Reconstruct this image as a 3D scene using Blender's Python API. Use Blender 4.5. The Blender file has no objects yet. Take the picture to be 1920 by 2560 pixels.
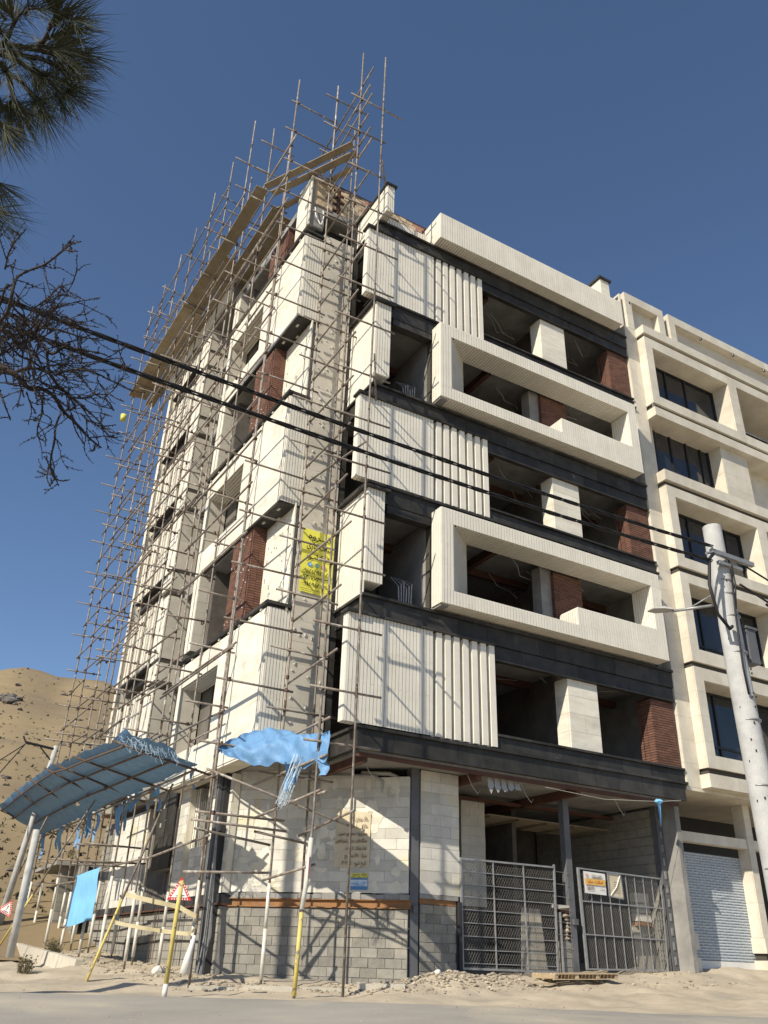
import bpy, math, random
from mathutils import Vector, Matrix, noise
random.seed(7)
SC = bpy.context.scene
COL = SC.collection
# ------------------------------------------------------------------ camera, sky, sun, exposure
CX, CY, CZ = -9.394, -17.657, 1.6
cam_d = bpy.data.cameras.new('camera'); cam = bpy.data.objects.new('camera', cam_d); COL.objects.link(cam)
PITCH, ROLL, YAW = math.radians(28.5177), math.radians(1.9399), math.radians(60.7039)
fw = Vector((math.cos(YAW)*math.cos(PITCH), math.sin(YAW)*math.cos(PITCH), math.sin(PITCH)))
r0 = Vector((math.sin(YAW), -math.cos(YAW), 0)); u0 = r0.cross(fw)
rt = r0*math.cos(ROLL) + u0*math.sin(ROLL); up = rt.cross(fw)
mw = Matrix((( rt.x, up.x, -fw.x, CX), (rt.y, up.y, -fw.y, CY), (rt.z, up.z, -fw.z, CZ), (0, 0, 0, 1)))
cam.matrix_world = mw
cam_d.sensor_fit = 'VERTICAL'; cam_d.sensor_height = 36.0; cam_d.sensor_width = 27.0
cam_d.lens = 2107.33/2560*36.0
cam_d.clip_start = 0.05; cam_d.clip_end = 3000
SC.camera = cam
SUN = Vector((1.25, 0.5, -1.0)).normalized()           # direction the light travels
EL = math.asin(-SUN.z); AZ = math.atan2(-SUN.y, -SUN.x)  # towards the sun
w = bpy.data.worlds.new('World'); SC.world = w; w.use_nodes = True
nt = w.node_tree; nt.nodes.clear()
sky = nt.nodes.new('ShaderNodeTexSky'); sky.sky_type = 'NISHITA'; sky.sun_disc = False
sky.sun_elevation = EL; sky.sun_rotation = math.radians(90) - AZ
sky.altitude = 1200; sky.air_density = 1.0; sky.dust_density = 0.6; sky.ozone_density = 3.5
bg = nt.nodes.new('ShaderNodeBackground'); bg.inputs[1].default_value = 0.105
wo = nt.nodes.new('ShaderNodeOutputWorld')
nt.links.new(sky.outputs[0], bg.inputs[0]); nt.links.new(bg.outputs[0], wo.inputs[0])
sd = bpy.data.lights.new('sun', 'SUN'); sd.energy = 4.9; sd.angle = math.radians(0.53); sd.color = (1.0, 0.92, 0.77)
so = bpy.data.objects.new('sun', sd); COL.objects.link(so)
so.rotation_euler = (-SUN).to_track_quat('Z', 'Y').to_euler()
SC.view_settings.view_transform = 'Standard'; SC.view_settings.look = 'None'
SC.view_settings.exposure = 0.35; SC.view_settings.gamma = 1.0; SC.view_settings.use_curve_mapping = False

# ------------------------------------------------------------------ materials
def mat(name, c1, c2=None, scale=3.0, rough=0.8, detail=6, bump=0.0, bscale=None, metal=0.0, rnd=0.0, spec=0.3,
        streak=None, obj=False, contrast=(0.35, 0.65), c3=None, c3scale=0.7, c3range=(0.6, 0.7), island=False, fine=0.0):
    m = bpy.data.materials.new(name); m.use_nodes = True
    n = m.node_tree.nodes; l = m.node_tree.links; b = n['Principled BSDF']
    b.inputs['Roughness'].default_value = rough; b.inputs['Metallic'].default_value = metal
    b.inputs['Specular IOR Level'].default_value = spec
    if c2 is None: c2 = tuple(x*0.85 for x in c1)
    geo = n.new('ShaderNodeNewGeometry')
    mp = n.new('ShaderNodeMapping'); l.new(geo.outputs['Position'], mp.inputs[0])
    if streak: mp.inputs['Scale'].default_value = streak
    ns = n.new('ShaderNodeTexNoise'); ns.inputs['Scale'].default_value = scale; ns.inputs['Detail'].default_value = detail
    ns.inputs['Roughness'].default_value = 0.65
    l.new(mp.outputs[0], ns.inputs['Vector'])
    rp = n.new('ShaderNodeMapRange'); rp.inputs[1].default_value = contrast[0]; rp.inputs[2].default_value = contrast[1]
    l.new(ns.outputs[0], rp.inputs[0])
    mx = n.new('ShaderNodeMix'); mx.data_type = 'RGBA'
    mx.inputs[6].default_value = (*c1, 1); mx.inputs[7].default_value = (*c2, 1)
    l.new(rp.outputs[0], mx.inputs[0]); out = mx.outputs[2]
    if c3:
        n3 = n.new('ShaderNodeTexNoise'); n3.inputs['Scale'].default_value = c3scale; n3.inputs['Detail'].default_value = 5
        l.new(geo.outputs['Position'], n3.inputs['Vector'])
        r3 = n.new('ShaderNodeMapRange'); r3.inputs[1].default_value = c3range[0]; r3.inputs[2].default_value = c3range[1]
        l.new(n3.outputs[0], r3.inputs[0])
        m3 = n.new('ShaderNodeMix'); m3.data_type = 'RGBA'; m3.inputs[7].default_value = (*c3, 1)
        l.new(out, m3.inputs[6]); l.new(r3.outputs[0], m3.inputs[0]); out = m3.outputs[2]
    if fine:
        nf = n.new('ShaderNodeTexNoise'); nf.inputs['Scale'].default_value = 60; nf.inputs['Detail'].default_value = 3
        l.new(geo.outputs['Position'], nf.inputs['Vector'])
        rf = n.new('ShaderNodeMapRange'); rf.inputs[1].default_value = 0.3; rf.inputs[2].default_value = 0.7
        rf.inputs[3].default_value = 1-fine; rf.inputs[4].default_value = 1+fine
        l.new(nf.outputs[0], rf.inputs[0])
        vf = n.new('ShaderNodeVectorMath'); vf.operation = 'SCALE'; l.new(out, vf.inputs[0]); l.new(rf.outputs[0], vf.inputs['Scale']); out = vf.outputs[0]
    if rnd:
        if island: ro = geo.outputs['Random Per Island']
        else:
            oi = n.new('ShaderNodeObjectInfo'); ro = oi.outputs['Random']
        mr = n.new('ShaderNodeMapRange'); mr.inputs[3].default_value = 1-rnd; mr.inputs[4].default_value = 1+rnd*0.5
        l.new(ro, mr.inputs[0])
        vs = n.new('ShaderNodeVectorMath'); vs.operation = 'SCALE'
        l.new(out, vs.inputs[0]); l.new(mr.outputs[0], vs.inputs['Scale']); out = vs.outputs[0]
    l.new(out, b.inputs['Base Color'])
    if bump:
        nb = n.new('ShaderNodeTexNoise'); nb.inputs['Scale'].default_value = bscale or scale*6; nb.inputs['Detail'].default_value = 5
        l.new(geo.outputs['Position'], nb.inputs['Vector'])
        bp = n.new('ShaderNodeBump'); bp.inputs['Strength'].default_value = bump; bp.inputs['Distance'].default_value = 0.02
        l.new(nb.outputs[0], bp.inputs['Height']); l.new(bp.outputs[0], b.inputs['Normal'])
    return m
MT = {}
MT['strip'] = mat('cream_stone_strips', (.74, .70, .61), (.66, .62, .53), 1.5, .55, bump=.05, rnd=.035, island=True, fine=.02)
MT['joint'] = mat('dark_joint', (.07, .062, .05), None, 8, .9)
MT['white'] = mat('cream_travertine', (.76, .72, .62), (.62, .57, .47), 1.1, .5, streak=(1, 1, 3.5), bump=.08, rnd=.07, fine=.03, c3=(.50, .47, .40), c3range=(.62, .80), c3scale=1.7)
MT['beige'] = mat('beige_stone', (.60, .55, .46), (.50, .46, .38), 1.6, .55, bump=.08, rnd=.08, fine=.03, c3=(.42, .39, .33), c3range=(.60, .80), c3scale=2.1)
MT['nbeige'] = mat('neighbour_stone', (.66, .61, .51), (.53, .48, .39), 1.2, .5, bump=.07, rnd=.08, fine=.03, c3=(.40, .36, .29), c3range=(.62, .85), c3scale=1.0)
MT['black'] = mat('black_stone', (.028, .026, .023), (.055, .052, .047), 2.5, .5, bump=.05, rnd=.35, c3=(.22, .21, .20), c3scale=3.2, c3range=(.70, .84), spec=.25)
MT['redbrick'] = mat('red_brown_brick', (.135, .068, .048), (.17, .085, .06), 6, .85, bump=.2, rnd=.25, island=True)
MT['mortar'] = mat('dark_mortar', (.07, .045, .035), None, 8, .95)
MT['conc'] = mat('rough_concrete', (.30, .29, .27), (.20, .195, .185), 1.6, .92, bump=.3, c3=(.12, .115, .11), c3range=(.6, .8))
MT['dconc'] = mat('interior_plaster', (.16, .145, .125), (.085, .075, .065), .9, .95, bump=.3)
MT['gblock'] = mat('grey_concrete_block', (.27, .255, .225), (.21, .20, .175), 5, .95, bump=.5, bscale=70, rnd=.22, fine=.10, c3=(.33, .30, .24), c3scale=1.2, c3range=(.55, .7))
MT['aac'] = mat('white_aerated_block', (.62, .59, .52), (.50, .48, .43), 2.2, .95, bump=.3, bscale=50, rnd=.20, c3=(.58, .52, .36), c3scale=.95, c3range=(.56, .66), fine=.04)
MT['plaster'] = mat('joint_plaster', (.68, .65, .57), (.56, .51, .40), 2.0, .95, bump=.3)
MT['clay'] = mat('clay_block', (.56, .44, .29), (.47, .36, .24), 4, .9, bump=.3, rnd=.28, fine=.06)
MT['rclay'] = mat('red_clay_block', (.48, .26, .18), (.40, .21, .15), 4, .9, bump=.3, rnd=.2)
MT['steel'] = mat('grey_primed_steel', (.135, .137, .145), (.10, .10, .105), 2, .6, bump=.08, c3=(.20, .19, .18), c3range=(.62, .75))
MT['dsteel'] = mat('dark_recess_steel', (.035, .035, .037), None, 2, .7)  # dark steel; also colours the sheets that stand for shade in voids
MT['redsteel'] = mat('red_oxide_steel', (.115, .052, .034), (.075, .038, .028), 3, .7)
MT['orsteel'] = mat('orange_oxide_steel', (.30, .145, .055), (.22, .115, .055), 4, .75, c3=(.2, .13, .08), c3range=(.6, .7), c3scale=3)
MT['tube'] = mat('weathered_scaffold_tube', (.30, .27, .235), (.17, .125, .095), 7, .6, rnd=.35, metal=.0, bump=.2, c3=(.46, .43, .38), c3scale=4, c3range=(.58, .68))
MT['rust'] = mat('rusty_coupler', (.13, .085, .06), (.07, .05, .04), 10, .8)
MT['sleeve'] = mat('white_plastic_sleeve', (.66, .64, .58), (.52, .49, .42), 5, .5, rnd=.1)
MT['yel'] = mat('yellow_paint', (.62, .50, .13), (.48, .38, .14), 6, .55, c3=(.22, .20, .16), c3scale=9, c3range=(.6, .64))
MT['plank'] = mat('scaffold_board', (.33, .28, .20), (.24, .20, .14), 2.5, .85, rnd=.2, bump=.2)
MT['pvc'] = mat('grey_pvc_pipe', (.40, .39, .36), None, 5, .5)
MT['galv'] = mat('galvanised_bar', (.34, .34, .335), (.24, .235, .23), 9, .45, metal=.35)
MT['wire'] = mat('mesh_wire', (.20, .19, .175), (.13, .12, .11), 9, .6)
MT['cable'] = mat('black_cable', (.018, .017, .017), None, 5, .55)
MT['bark'] = mat('dark_bark', (.045, .035, .030), (.028, .022, .020), 12, .95, bump=.4, bscale=90)
MT['needle'] = mat('pine_needle', (.035, .045, .022), (.055, .055, .028), 14, .7)
MT['cpole'] = mat('concrete_pole', (.46, .455, .44), (.36, .355, .345), 3.5, .85, bump=.25, bscale=40, c3=(.25, .245, .235), c3scale=2.5, c3range=(.62, .78))
MT['glass'] = mat('dark_window_glass', (.018, .021, .025), (.03, .033, .038), .7, .08, spec=.55)
MT['wframe'] = mat('dark_window_frame', (.02, .021, .023), None, 4, .35)
MT['board'] = mat('sky_blue_sheet', (.20, .48, .78), (.17, .42, .70), 3, .6)
MT['wood'] = mat('pallet_wood', (.52, .41, .27), (.42, .32, .21), 8, .85, rnd=.2)
MT['ply'] = mat('grey_formwork_board', (.42, .385, .32), (.30, .275, .23), 2.2, .9, streak=(2, 2, .4), rnd=.15, bump=.2)
MT['rock'] = mat('dark_rock', (.10, .09, .085), (.16, .145, .125), 2, .95, bump=.6)
MT['rubble'] = mat('pale_rubble', (.42, .36, .28), (.31, .265, .20), 6, .95, rnd=.4, island=True)
MT['weed'] = mat('dry_green_weed', (.14, .125, .07), (.20, .17, .10), 6, .9, rnd=.3, island=True)
MT['bag'] = mat('white_sack', (.70, .68, .63), (.6, .58, .53), 8, .7)
MT['tape'] = mat('faded_yellow_tape', (.46, .40, .24), (.38, .33, .21), 3, .6)
MT['kerb'] = mat('kerb_concrete', (.50, .46, .38), (.42, .385, .32), 4, .95, bump=.4, rnd=.12)

def flat(name, c, rough=.5, c2=None):
    return mat(name, c, c2 or tuple(x*.93 for x in c), 5, rough)
MT['byel'] = flat('banner_yellow', (.74, .70, .10)); MT['ink'] = flat('black_ink', (.02, .02, .022), .6)
MT['red'] = flat('sign_red', (.55, .03, .03)); MT['swhite'] = flat('sign_white', (.72, .71, .68))
MT['paper'] = flat('aged_banner_cream', (.58, .51, .37), .7, (.50, .43, .30)); MT['blue'] = flat('sign_blue', (.07, .20, .42))
MT['lblue'] = flat('sign_pale_blue', (.50, .62, .72)); MT['yprint'] = flat('sign_yellow', (.66, .60, .12)); MT['icb'] = flat('icon_blue', (.08, .30, .62)); MT['icg'] = flat('icon_green', (.04, .38, .28)); MT['icr'] = flat('icon_red', (.45, .10, .06))
MT['orprint'] = flat('print_orange', (.70, .42, .10)); MT['bink'] = flat('brown_ink', (.12, .07, .04)); MT['pink'] = flat('print_pink', (.62, .28, .24)); MT['chalk'] = flat('chalk', (.55, .53, .48))

def tarp_mat(name, c):
    m = mat(name, c, tuple(x*.75 for x in c), 5, .55, bump=.5, bscale=14)
    n = m.node_tree.nodes; l = m.node_tree.links; b = n['Principled BSDF']; o = n['Material Output']
    tr = n.new('ShaderNodeBsdfTranslucent'); tr.inputs[0].default_value = (c[0]*.8, c[1]*.8, c[2]*.75, 1)
    ms = n.new('ShaderNodeMixShader'); ms.inputs[0].default_value = .05
    l.new(b.outputs[0], ms.inputs[1]); l.new(tr.outputs[0], ms.inputs[2]); l.new(ms.outputs[0], o.inputs[0])
    return m
MT['tarp'] = tarp_mat('blue_tarpaulin', (.15, .31, .54))

# ------------------------------------------------------------------ mesh builder
LA = math.radians(1.840)
def T_left(x, y, z):      # x = -offset outward, y = distance along the left facade
    return (x*math.cos(LA) - y*math.sin(LA), x*math.sin(LA) + y*math.cos(LA), z)
CHA, CHB = Vector((-1.35, 4.18, 0)), Vector((1.987, .843, 0))
chd = (CHB-CHA).normalized(); chn = Vector((chd.y, -chd.x, 0))     # chn points to the street
def T_ch(x, y, z):        # x along the chamfered wall, y = depth behind its face
    p = CHA + chd*x - chn*y; return (p.x, p.y, z)
class MB:
    def __init__(s, T=None): s.v = []; s.f = []; s.T = T
    def add(s, vs, fs):
        n = len(s.v); T = s.T
        s.v += [T(*p) for p in vs] if T else [tuple(p) for p in vs]
        s.f += [tuple(n+i for i in f) for f in fs]
    def box(s, x0, x1, y0, y1, z0, z1):
        s.add([(x0,y0,z0),(x1,y0,z0),(x1,y1,z0),(x0,y1,z0),(x0,y0,z1),(x1,y0,z1),(x1,y1,z1),(x0,y1,z1)],
              [(0,3,2,1),(4,5,6,7),(0,1,5,4),(1,2,6,5),(2,3,7,6),(3,0,4,7)])
    def cut(s, x0, x1, y0, y1, z0, z1, c=.012):
        """box with the corners of its front edges knocked a little out of square"""
        j = lambda: random.uniform(-c, c)
        s.add([(x0+j(),y0+j()*.5,z0+j()),(x1+j(),y0+j()*.5,z0+j()),(x1,y1,z0),(x0,y1,z0),(x0+j(),y0+j()*.5,z1+j()),(x1+j(),y0+j()*.5,z1+j()),(x1,y1,z1),(x0,y1,z1)],
              [(0,3,2,1),(4,5,6,7),(0,1,5,4),(1,2,6,5),(2,3,7,6),(3,0,4,7)])
    def prism(s, pts, z0, z1):
        n = len(pts)
        s.add([(p[0],p[1],z0) for p in pts]+[(p[0],p[1],z1) for p in pts],
              [tuple(range(n-1,-1,-1)), tuple(range(n,2*n))]+[(i,(i+1)%n,n+(i+1)%n,n+i) for i in range(n)])
    def quad(s, a, b, c, d): s.add([a,b,c,d], [(0,1,2,3)])
    def tube(s, pts, r, n=6, r2=None, cap=True):
        P = [Vector(s.T(*p)) if s.T else Vector(p) for p in pts]
        m = len(P); base = len(s.v); prev = None
        for i, p in enumerate(P):
            d = (P[min(i+1,m-1)]-P[max(i-1,0)]).normalized()
            if prev is None:
                a = Vector((0,0,1)) if abs(d.z) < .9 else Vector((1,0,0)); prev = d.cross(a).normalized()
            u = (prev - d*prev.dot(d)).normalized(); prev = u; v = d.cross(u)
            rr = r if r2 is None else r+(r2-r)*i/(m-1)
            if callable(r): rr = r(i/(m-1))
            for k in range(n):
                a = 2*math.pi*k/n; q = p + u*(rr*math.cos(a)) + v*(rr*math.sin(a)); s.v.append(tuple(q))
        for i in range(m-1):
            for k in range(n):
                a = base+i*n+k; b = base+i*n+(k+1)%n; s.f.append((a,b,b+n,a+n))
        if cap:
            s.f.append(tuple(base+k for k in range(n-1,-1,-1))); s.f.append(tuple(base+(m-1)*n+k for k in range(n)))
def link(name, mesh, parent=None, **kw):
    o = bpy.data.objects.new(name, mesh); COL.objects.link(o)
    if parent is not None:
        o.parent = parent
        o.matrix_parent_inverse = PINV.get(parent.name, Matrix())
        PINV[o.name] = PINV.get(parent.name, Matrix()).copy()
    for k, v in kw.items(): o[k] = v
    return o
PINV = {}
def obj(name, mb, m, parent=None, smooth=False, **kw):
    me = bpy.data.meshes.new(name); me.from_pydata(mb.v, [], mb.f)
    ms = m if isinstance(m, (list, tuple)) else [m]
    for x in ms: me.materials.append(MT[x] if isinstance(x, str) else x)
    if smooth: me.polygons.foreach_set('use_smooth', [True]*len(me.polygons))
    me.validate()
    if parent is None: return link(name, me, None, **kw)
    o = bpy.data.objects.new(name, me); COL.objects.link(o); o.parent = parent
    o.matrix_parent_inverse = INV[parent.name]; INV[o.name] = Matrix()
    for k, v in kw.items(): o[k] = v
    return o
INV = {}
def thing(name, label, cat, loc=(0,0,0), group=None):
    o = bpy.data.objects.new(name, None); COL.objects.link(o); o.location = loc; o.empty_display_size = .3
    o['label'] = label; o['category'] = cat
    if group: o['group'] = group
    INV[o.name] = Matrix.Translation(-Vector(loc)); return o
def solo(name, mb, m, label, cat, group=None, smooth=False, kind=None):
    o = obj(name, mb, m, smooth=smooth); INV[o.name] = Matrix()
    if label: o['label'] = label
    if cat: o['category'] = cat
    if group: o['group'] = group
    if kind: o['kind'] = kind
    return o
def bx(name, m, parent, x0, x1, y0, y1, z0, z1, T=None, **kw):
    b = MB(T); b.box(x0,x1,y0,y1,z0,z1); return obj(name, b, m, parent, **kw)
def piece(name, m, parent, x0, x1, y0, y1, z0, z1, T=None, c=.006, **kw):
    b = MB(T); b.cut(x0,x1,y0,y1,z0,z1,c); return obj(name, b, m, parent, **kw)

def ground_z(x, y):
    d = (x-CX)*.489 + (y-CY)*.872
    z = .061*d
    s = -x*math.sin(LA)+y*math.cos(LA); off = -x*math.cos(LA)-y*math.sin(LA)
    sm = lambda a, b, t: (lambda k: k*k*(3-2*k))(max(0., min(1., (t-a)/(b-a))))
    z += .16*sm(2.2, 5.0, x)*sm(-1.2, .7, y)                      # apron in front of the gates
    z += .12*sm(8, 12, x)*sm(-3, .5, y)
    z += -.22*sm(3.6, 3.75, off)*sm(6.8, 7.4, s)*(1-sm(22, 30, s))   # road side of the kerb
    return z
def road_mask(x, y): return (x-CX)*.489 + (y-CY)*.872

# ------------------------------------------------------------------ ground, road, hill
def grid(name, x0, x1, y0, y1, st, m, zf, **kw):
    b = MB(); nx = int((x1-x0)/st); ny = int((y1-y0)/st)
    b.v = [(x0+i*st, y0+j*st, zf(x0+i*st, y0+j*st)) for j in range(ny+1) for i in range(nx+1)]
    b.f = [(j*(nx+1)+i, j*(nx+1)+i+1, (j+1)*(nx+1)+i+1, (j+1)*(nx+1)+i) for j in range(ny) for i in range(nx)]
    return solo(name, b, m, kw.pop('label', None), None, smooth=True, kind='structure')
MT['dirt'] = mat('dusty_earth', (.48, .41, .31), (.37, .31, .23), 1.3, .97, bump=.6, bscale=18, fine=.12, c3=(.30, .265, .215), c3scale=.6, c3range=(.52, .72))
MT['asph'] = mat('dusty_asphalt', (.33, .305, .265), (.25, .235, .21), .5, .95, bump=.35, bscale=60, fine=.12, c3=(.42, .37, .29), c3scale=.35, c3range=(.5, .68), streak=(.5, 1, 1))
MT['hill'] = mat('dry_grass_hill', (.27, .205, .115), (.20, .15, .09), .09, .97, detail=12, bump=.7, bscale=.9, fine=.08, c3=(.19, .145, .09), c3scale=.12, c3range=(.56, .72))
def gz_fine(x, y):
    z = ground_z(x, y); b = road_mask(x, y)
    k = max(0, min(1, (b-17.6)/1.4))
    if -30 < x < 30 and -12 < y < 32:
        z += k*.10*(noise.noise(Vector((x*.9, y*.9, 3)))) + k*.05*noise.noise(Vector((x*3, y*3, 1)))
        z += .30*math.exp(-((x-2.5)/1.5)**2-((y+.05)/.75)**2)*(1+.3*noise.noise(Vector((x*2.5, y*2.5, 7))))       # rubble mound by the pier
        z += .14*math.exp(-((x+1.9)/1.1)**2-((y-2.6)/.6)**2)
    return z - .02
g_fine = grid('ground', -24, 26, -8, 24, .2, 'dirt', gz_fine)
def ground_far(x, y):
    if -23.8 < x < 25.8 and -7.8 < y < 23.8: return ground_z(x, y) - 1.0
    return ground_z(x, y) - .06
# outer ground sheet reaching the horizon (a ring of big cells; the fine sheet sits just above it)
b = MB()
xs = [-900, -400, -200, -100, -60, -40, -30, -23.9, -16, -8, 0, 8, 16, 25.9, 40, 60, 100, 200, 400, 900]
ys = [-900, -400, -200, -100, -60, -40, -30, -24, -18, -14, -7.9, 0, 8, 16, 23.9, 32, 45, 60, 100, 200, 400, 900]
def zfar(x, y):
    d = road_mask(x, y); z = ground_z(x, y) if abs(d) < 45 else .061*max(-45, min(45, d))
    return z - .08 - (.6 if (-23.9 < x < 25.9 and -7.9 < y < 23.9) else 0)
b.v = [(x, y, zfar(x, y)) for y in ys for x in xs]; nx = len(xs)
b.f = [(j*nx+i, j*nx+i+1, (j+1)*nx+i+1, (j+1)*nx+i) for j in range(len(ys)-1) for i in range(nx-1)]
solo('terrain', b, 'dirt', None, None, kind='structure')
# road: strip of dusty asphalt in front of the site, crossing the view
b = MB(); nu, nv = 150, 40
for j in range(nv+1):
    for i in range(nu+1):
        u = -34 + i*.5; ed = 17.75 + .38*noise.noise(Vector((u*.25, 2, 5))) + .12*noise.noise(Vector((u*1.3, 8, 1))) - .02*u - (.9 if u < -8 else .9*(u+0)/-8 if u < 0 else 0)*.6
        v = -2 + (ed+2)*j/nv
        x = CX + u*.872 + v*.489; y = CY - u*.489 + v*.872
        b.v.append((x, y, ground_z(x, y) + .03 + (-.035 if j == nv else 0)))
b.f = [(j*(nu+1)+i, j*(nu+1)+i+1, (j+1)*(nu+1)+i+1, (j+1)*(nu+1)+i) for j in range(nv) for i in range(nu)]
solo('road', b, 'asph', None, None, smooth=True, kind='structure')
# hill behind, to the left (bearing measured from the +X axis)
b = MB(); na, nr = 90, 70
def hill_z(a, r):
    deg = math.degrees(a)
    crest = 150 + 20*noise.noise(Vector((deg*.05, 1, 1)))
    top = r*0 + (1.6 + 150*math.tan(math.radians(14.6 + .9*math.sin((88-deg)*.16) + .35*noise.noise(Vector((deg*.35, 4, 2))))))
    t = max(0, (r-32)/(crest-32))
    t = t if t < 1 else 1 - (t-1)*.6
    base = .061*min(r, 45)-.3
    z = base + (top-base)*(t**1.08 if t > 0 else 0)
    return z + 1.2*t*noise.noise(Vector((r*.05*math.cos(a), r*.05*math.sin(a), 0)))*2 + .35*noise.noise(Vector((r*.3*math.cos(a), r*.3*math.sin(a), 5)))*min(1, t*6)
for j in range(nr+1):
    r = 30*((260/30)**(j/nr))
    for i in range(na+1):
        a = math.radians(60 + i*1.0)
        b.v.append((CX+r*math.cos(a), CY+r*math.sin(a), hill_z(a, r)))
b.f = [(j*(na+1)+i, j*(na+1)+i+1, (j+1)*(na+1)+i+1, (j+1)*(na+1)+i) for j in range(nr) for i in range(na)]
solo('hillside', b, 'hill', None, None, smooth=True, kind='structure')
def at_hill(deg, el):
    """point of the hillside seen at a bearing and elevation"""
    a = math.radians(deg); te = math.tan(math.radians(el))
    r = 34
    while r < 230:
        if hill_z(a, r) > CZ + r*te: break
        r += .4
    return CX+r*math.cos(a), CY+r*math.sin(a), hill_z(a, r), r
def rock(mb, x, y, z, s, sq=.6):
    import itertools
    n = len(mb.v); pts = []
    t = (1+5**.5)/2
    V = [(-1,t,0),(1,t,0),(-1,-t,0),(1,-t,0),(0,-1,t),(0,1,t),(0,-1,-t),(0,1,-t),(t,0,-1),(t,0,1),(-t,0,-1),(-t,0,1)]
    F = [(0,11,5),(0,5,1),(0,1,7),(0,7,10),(0,10,11),(1,5,9),(5,11,4),(11,10,2),(10,7,6),(7,1,8),(3,9,4),(3,4,2),(3,2,6),(3,6,8),(3,8,9),(4,9,5),(2,4,11),(6,2,10),(8,6,7),(9,8,1)]
    mb.add([(x+vx*s*.55*random.uniform(.6,1.3), y+vy*s*.55*random.uniform(.6,1.3), z+vz*s*.55*sq*random.uniform(.6,1.3)) for vx,vy,vz in V], F)
b = MB()
for _ in range(30):
    x, y, z, r = at_hill(random.gauss(84.4, .32), random.gauss(13.95, .12)); rock(b, x, y, z+.1, random.uniform(.25, .7), .6)
solo('rock_outcrop', b, 'rock', 'dark craggy rock outcrop on the crest of the dry hill at the left edge', 'rock')
b = MB()
for _ in range(420):
    x, y, z, r = at_hill(random.uniform(72, 89), random.uniform(3, 16)); rock(b, x, y, z, random.choice([.1,.1,.12,.15,.2,.3,.5])*random.uniform(.7,1.3)*r/110, .55)
solo('scattered_rocks', b, 'rock', 'small dark stones and scrub scattered over the dry hillside', None, kind='stuff')
b = MB()
for _ in range(1500):
    x, y, z, r = at_hill(random.uniform(72, 89), random.uniform(2, 15.6)); s = random.uniform(.06, .25)
    for k in range(3):
        a = random.uniform(0, 6.28); b.add([(x-s*math.cos(a), y-s*math.sin(a), z-.05), (x+s*math.cos(a), y+s*math.sin(a), z-.05), (x+random.uniform(-.1,.1), y, z+s*random.uniform(.5,.9))], [(0,1,2)])
solo('dry_scrub', b, 'weed', 'low dry scrub dotting the hillside', None, kind='stuff')

# ------------------------------------------------------------------ the unfinished building
BLD = thing('unfinished_building', 'unfinished six storey block clad in cream stone and black bands, scaffolded at its corner', 'building', (5, 6, 1.4))
ZL = [6.70, 10.08, 13.43, 16.78, 20.12, 23.45]
def strips_y(b, x0, x1, yf, z0, z1, pitch=.1, th=.03, gap=.017):
    n = max(1, round((x1-x0)/pitch)); w_ = (x1-x0)/n
    for i in range(n):
        zs = [z0] + ([z0+(z1-z0)*(.36 if i % 2 else .68)] if z1-z0 > 1.2 else []) + [z1]
        for a, c in zip(zs, zs[1:]): b.box(x0+i*w_+gap/2, x0+(i+1)*w_-gap/2, yf+random.uniform(0,.001), yf+th, a+(.002 if a > z0 else 0), c-(.002 if c < z1 else 0))
def strips_x(b, xf, y0, y1, z0, z1, pitch=.1, th=.03, gap=.017):
    n = max(1, round((y1-y0)/pitch)); w_ = (y1-y0)/n
    for i in range(n):
        b.box(xf+random.uniform(0,.003), xf+th, y0+i*w_+gap/2, y0+(i+1)*w_-gap/2, z0, z1)
def strips_z(b, x0, x1, y0, y1, zf, pitch=.1, th=.03, gap=.020):
    n = max(1, round((x1-x0)/pitch)); w_ = (x1-x0)/n
    for i in range(n): b.box(x0+i*w_+gap/2, x0+(i+1)*w_-gap/2, y0, y1, zf+random.uniform(0,.003), zf+th)
def tiles_y(name, m, parent, x0, x1, yf, yb, z0, z1, w_, h_, gap=.006, T=None, stag=True, c=.0, jit=.004):
    """courses of single stones on a face towards the street"""
    nz = max(1, round((z1-z0)/h_)); hh = (z1-z0)/nz
    for j in range(nz):
        x = x0; first = w_*(.5 if (stag and j % 2) else 1)
        while x < x1-.02:
            xe = min(x1, x+first); first = w_
            if x1-xe < w_*.25: xe = x1
            jj = random.uniform(0, jit)
            piece(name, m, parent, x+gap/2, xe-gap/2, yf-jj, yb, z0+j*hh+gap/2, z0+(j+1)*hh-gap/2, T, c)
            x = xe
def tiles_x(name, m, parent, xf, xb, y0, y1, z0, z1, w_, h_, gap=.006, T=None, jit=.004):
    nz = max(1, round((z1-z0)/h_)); hh = (z1-z0)/nz; ny = max(1, round((y1-y0)/w_)); ww = (y1-y0)/ny
    for j in range(nz):
        for i in range(ny):
            jj = random.uniform(0, jit)
            bx(name, m, parent, xf-jj, xb, y0+i*ww+gap/2, y0+(i+1)*ww-gap/2, z0+j*hh+gap/2, z0+(j+1)*hh-gap/2, T)
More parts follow.
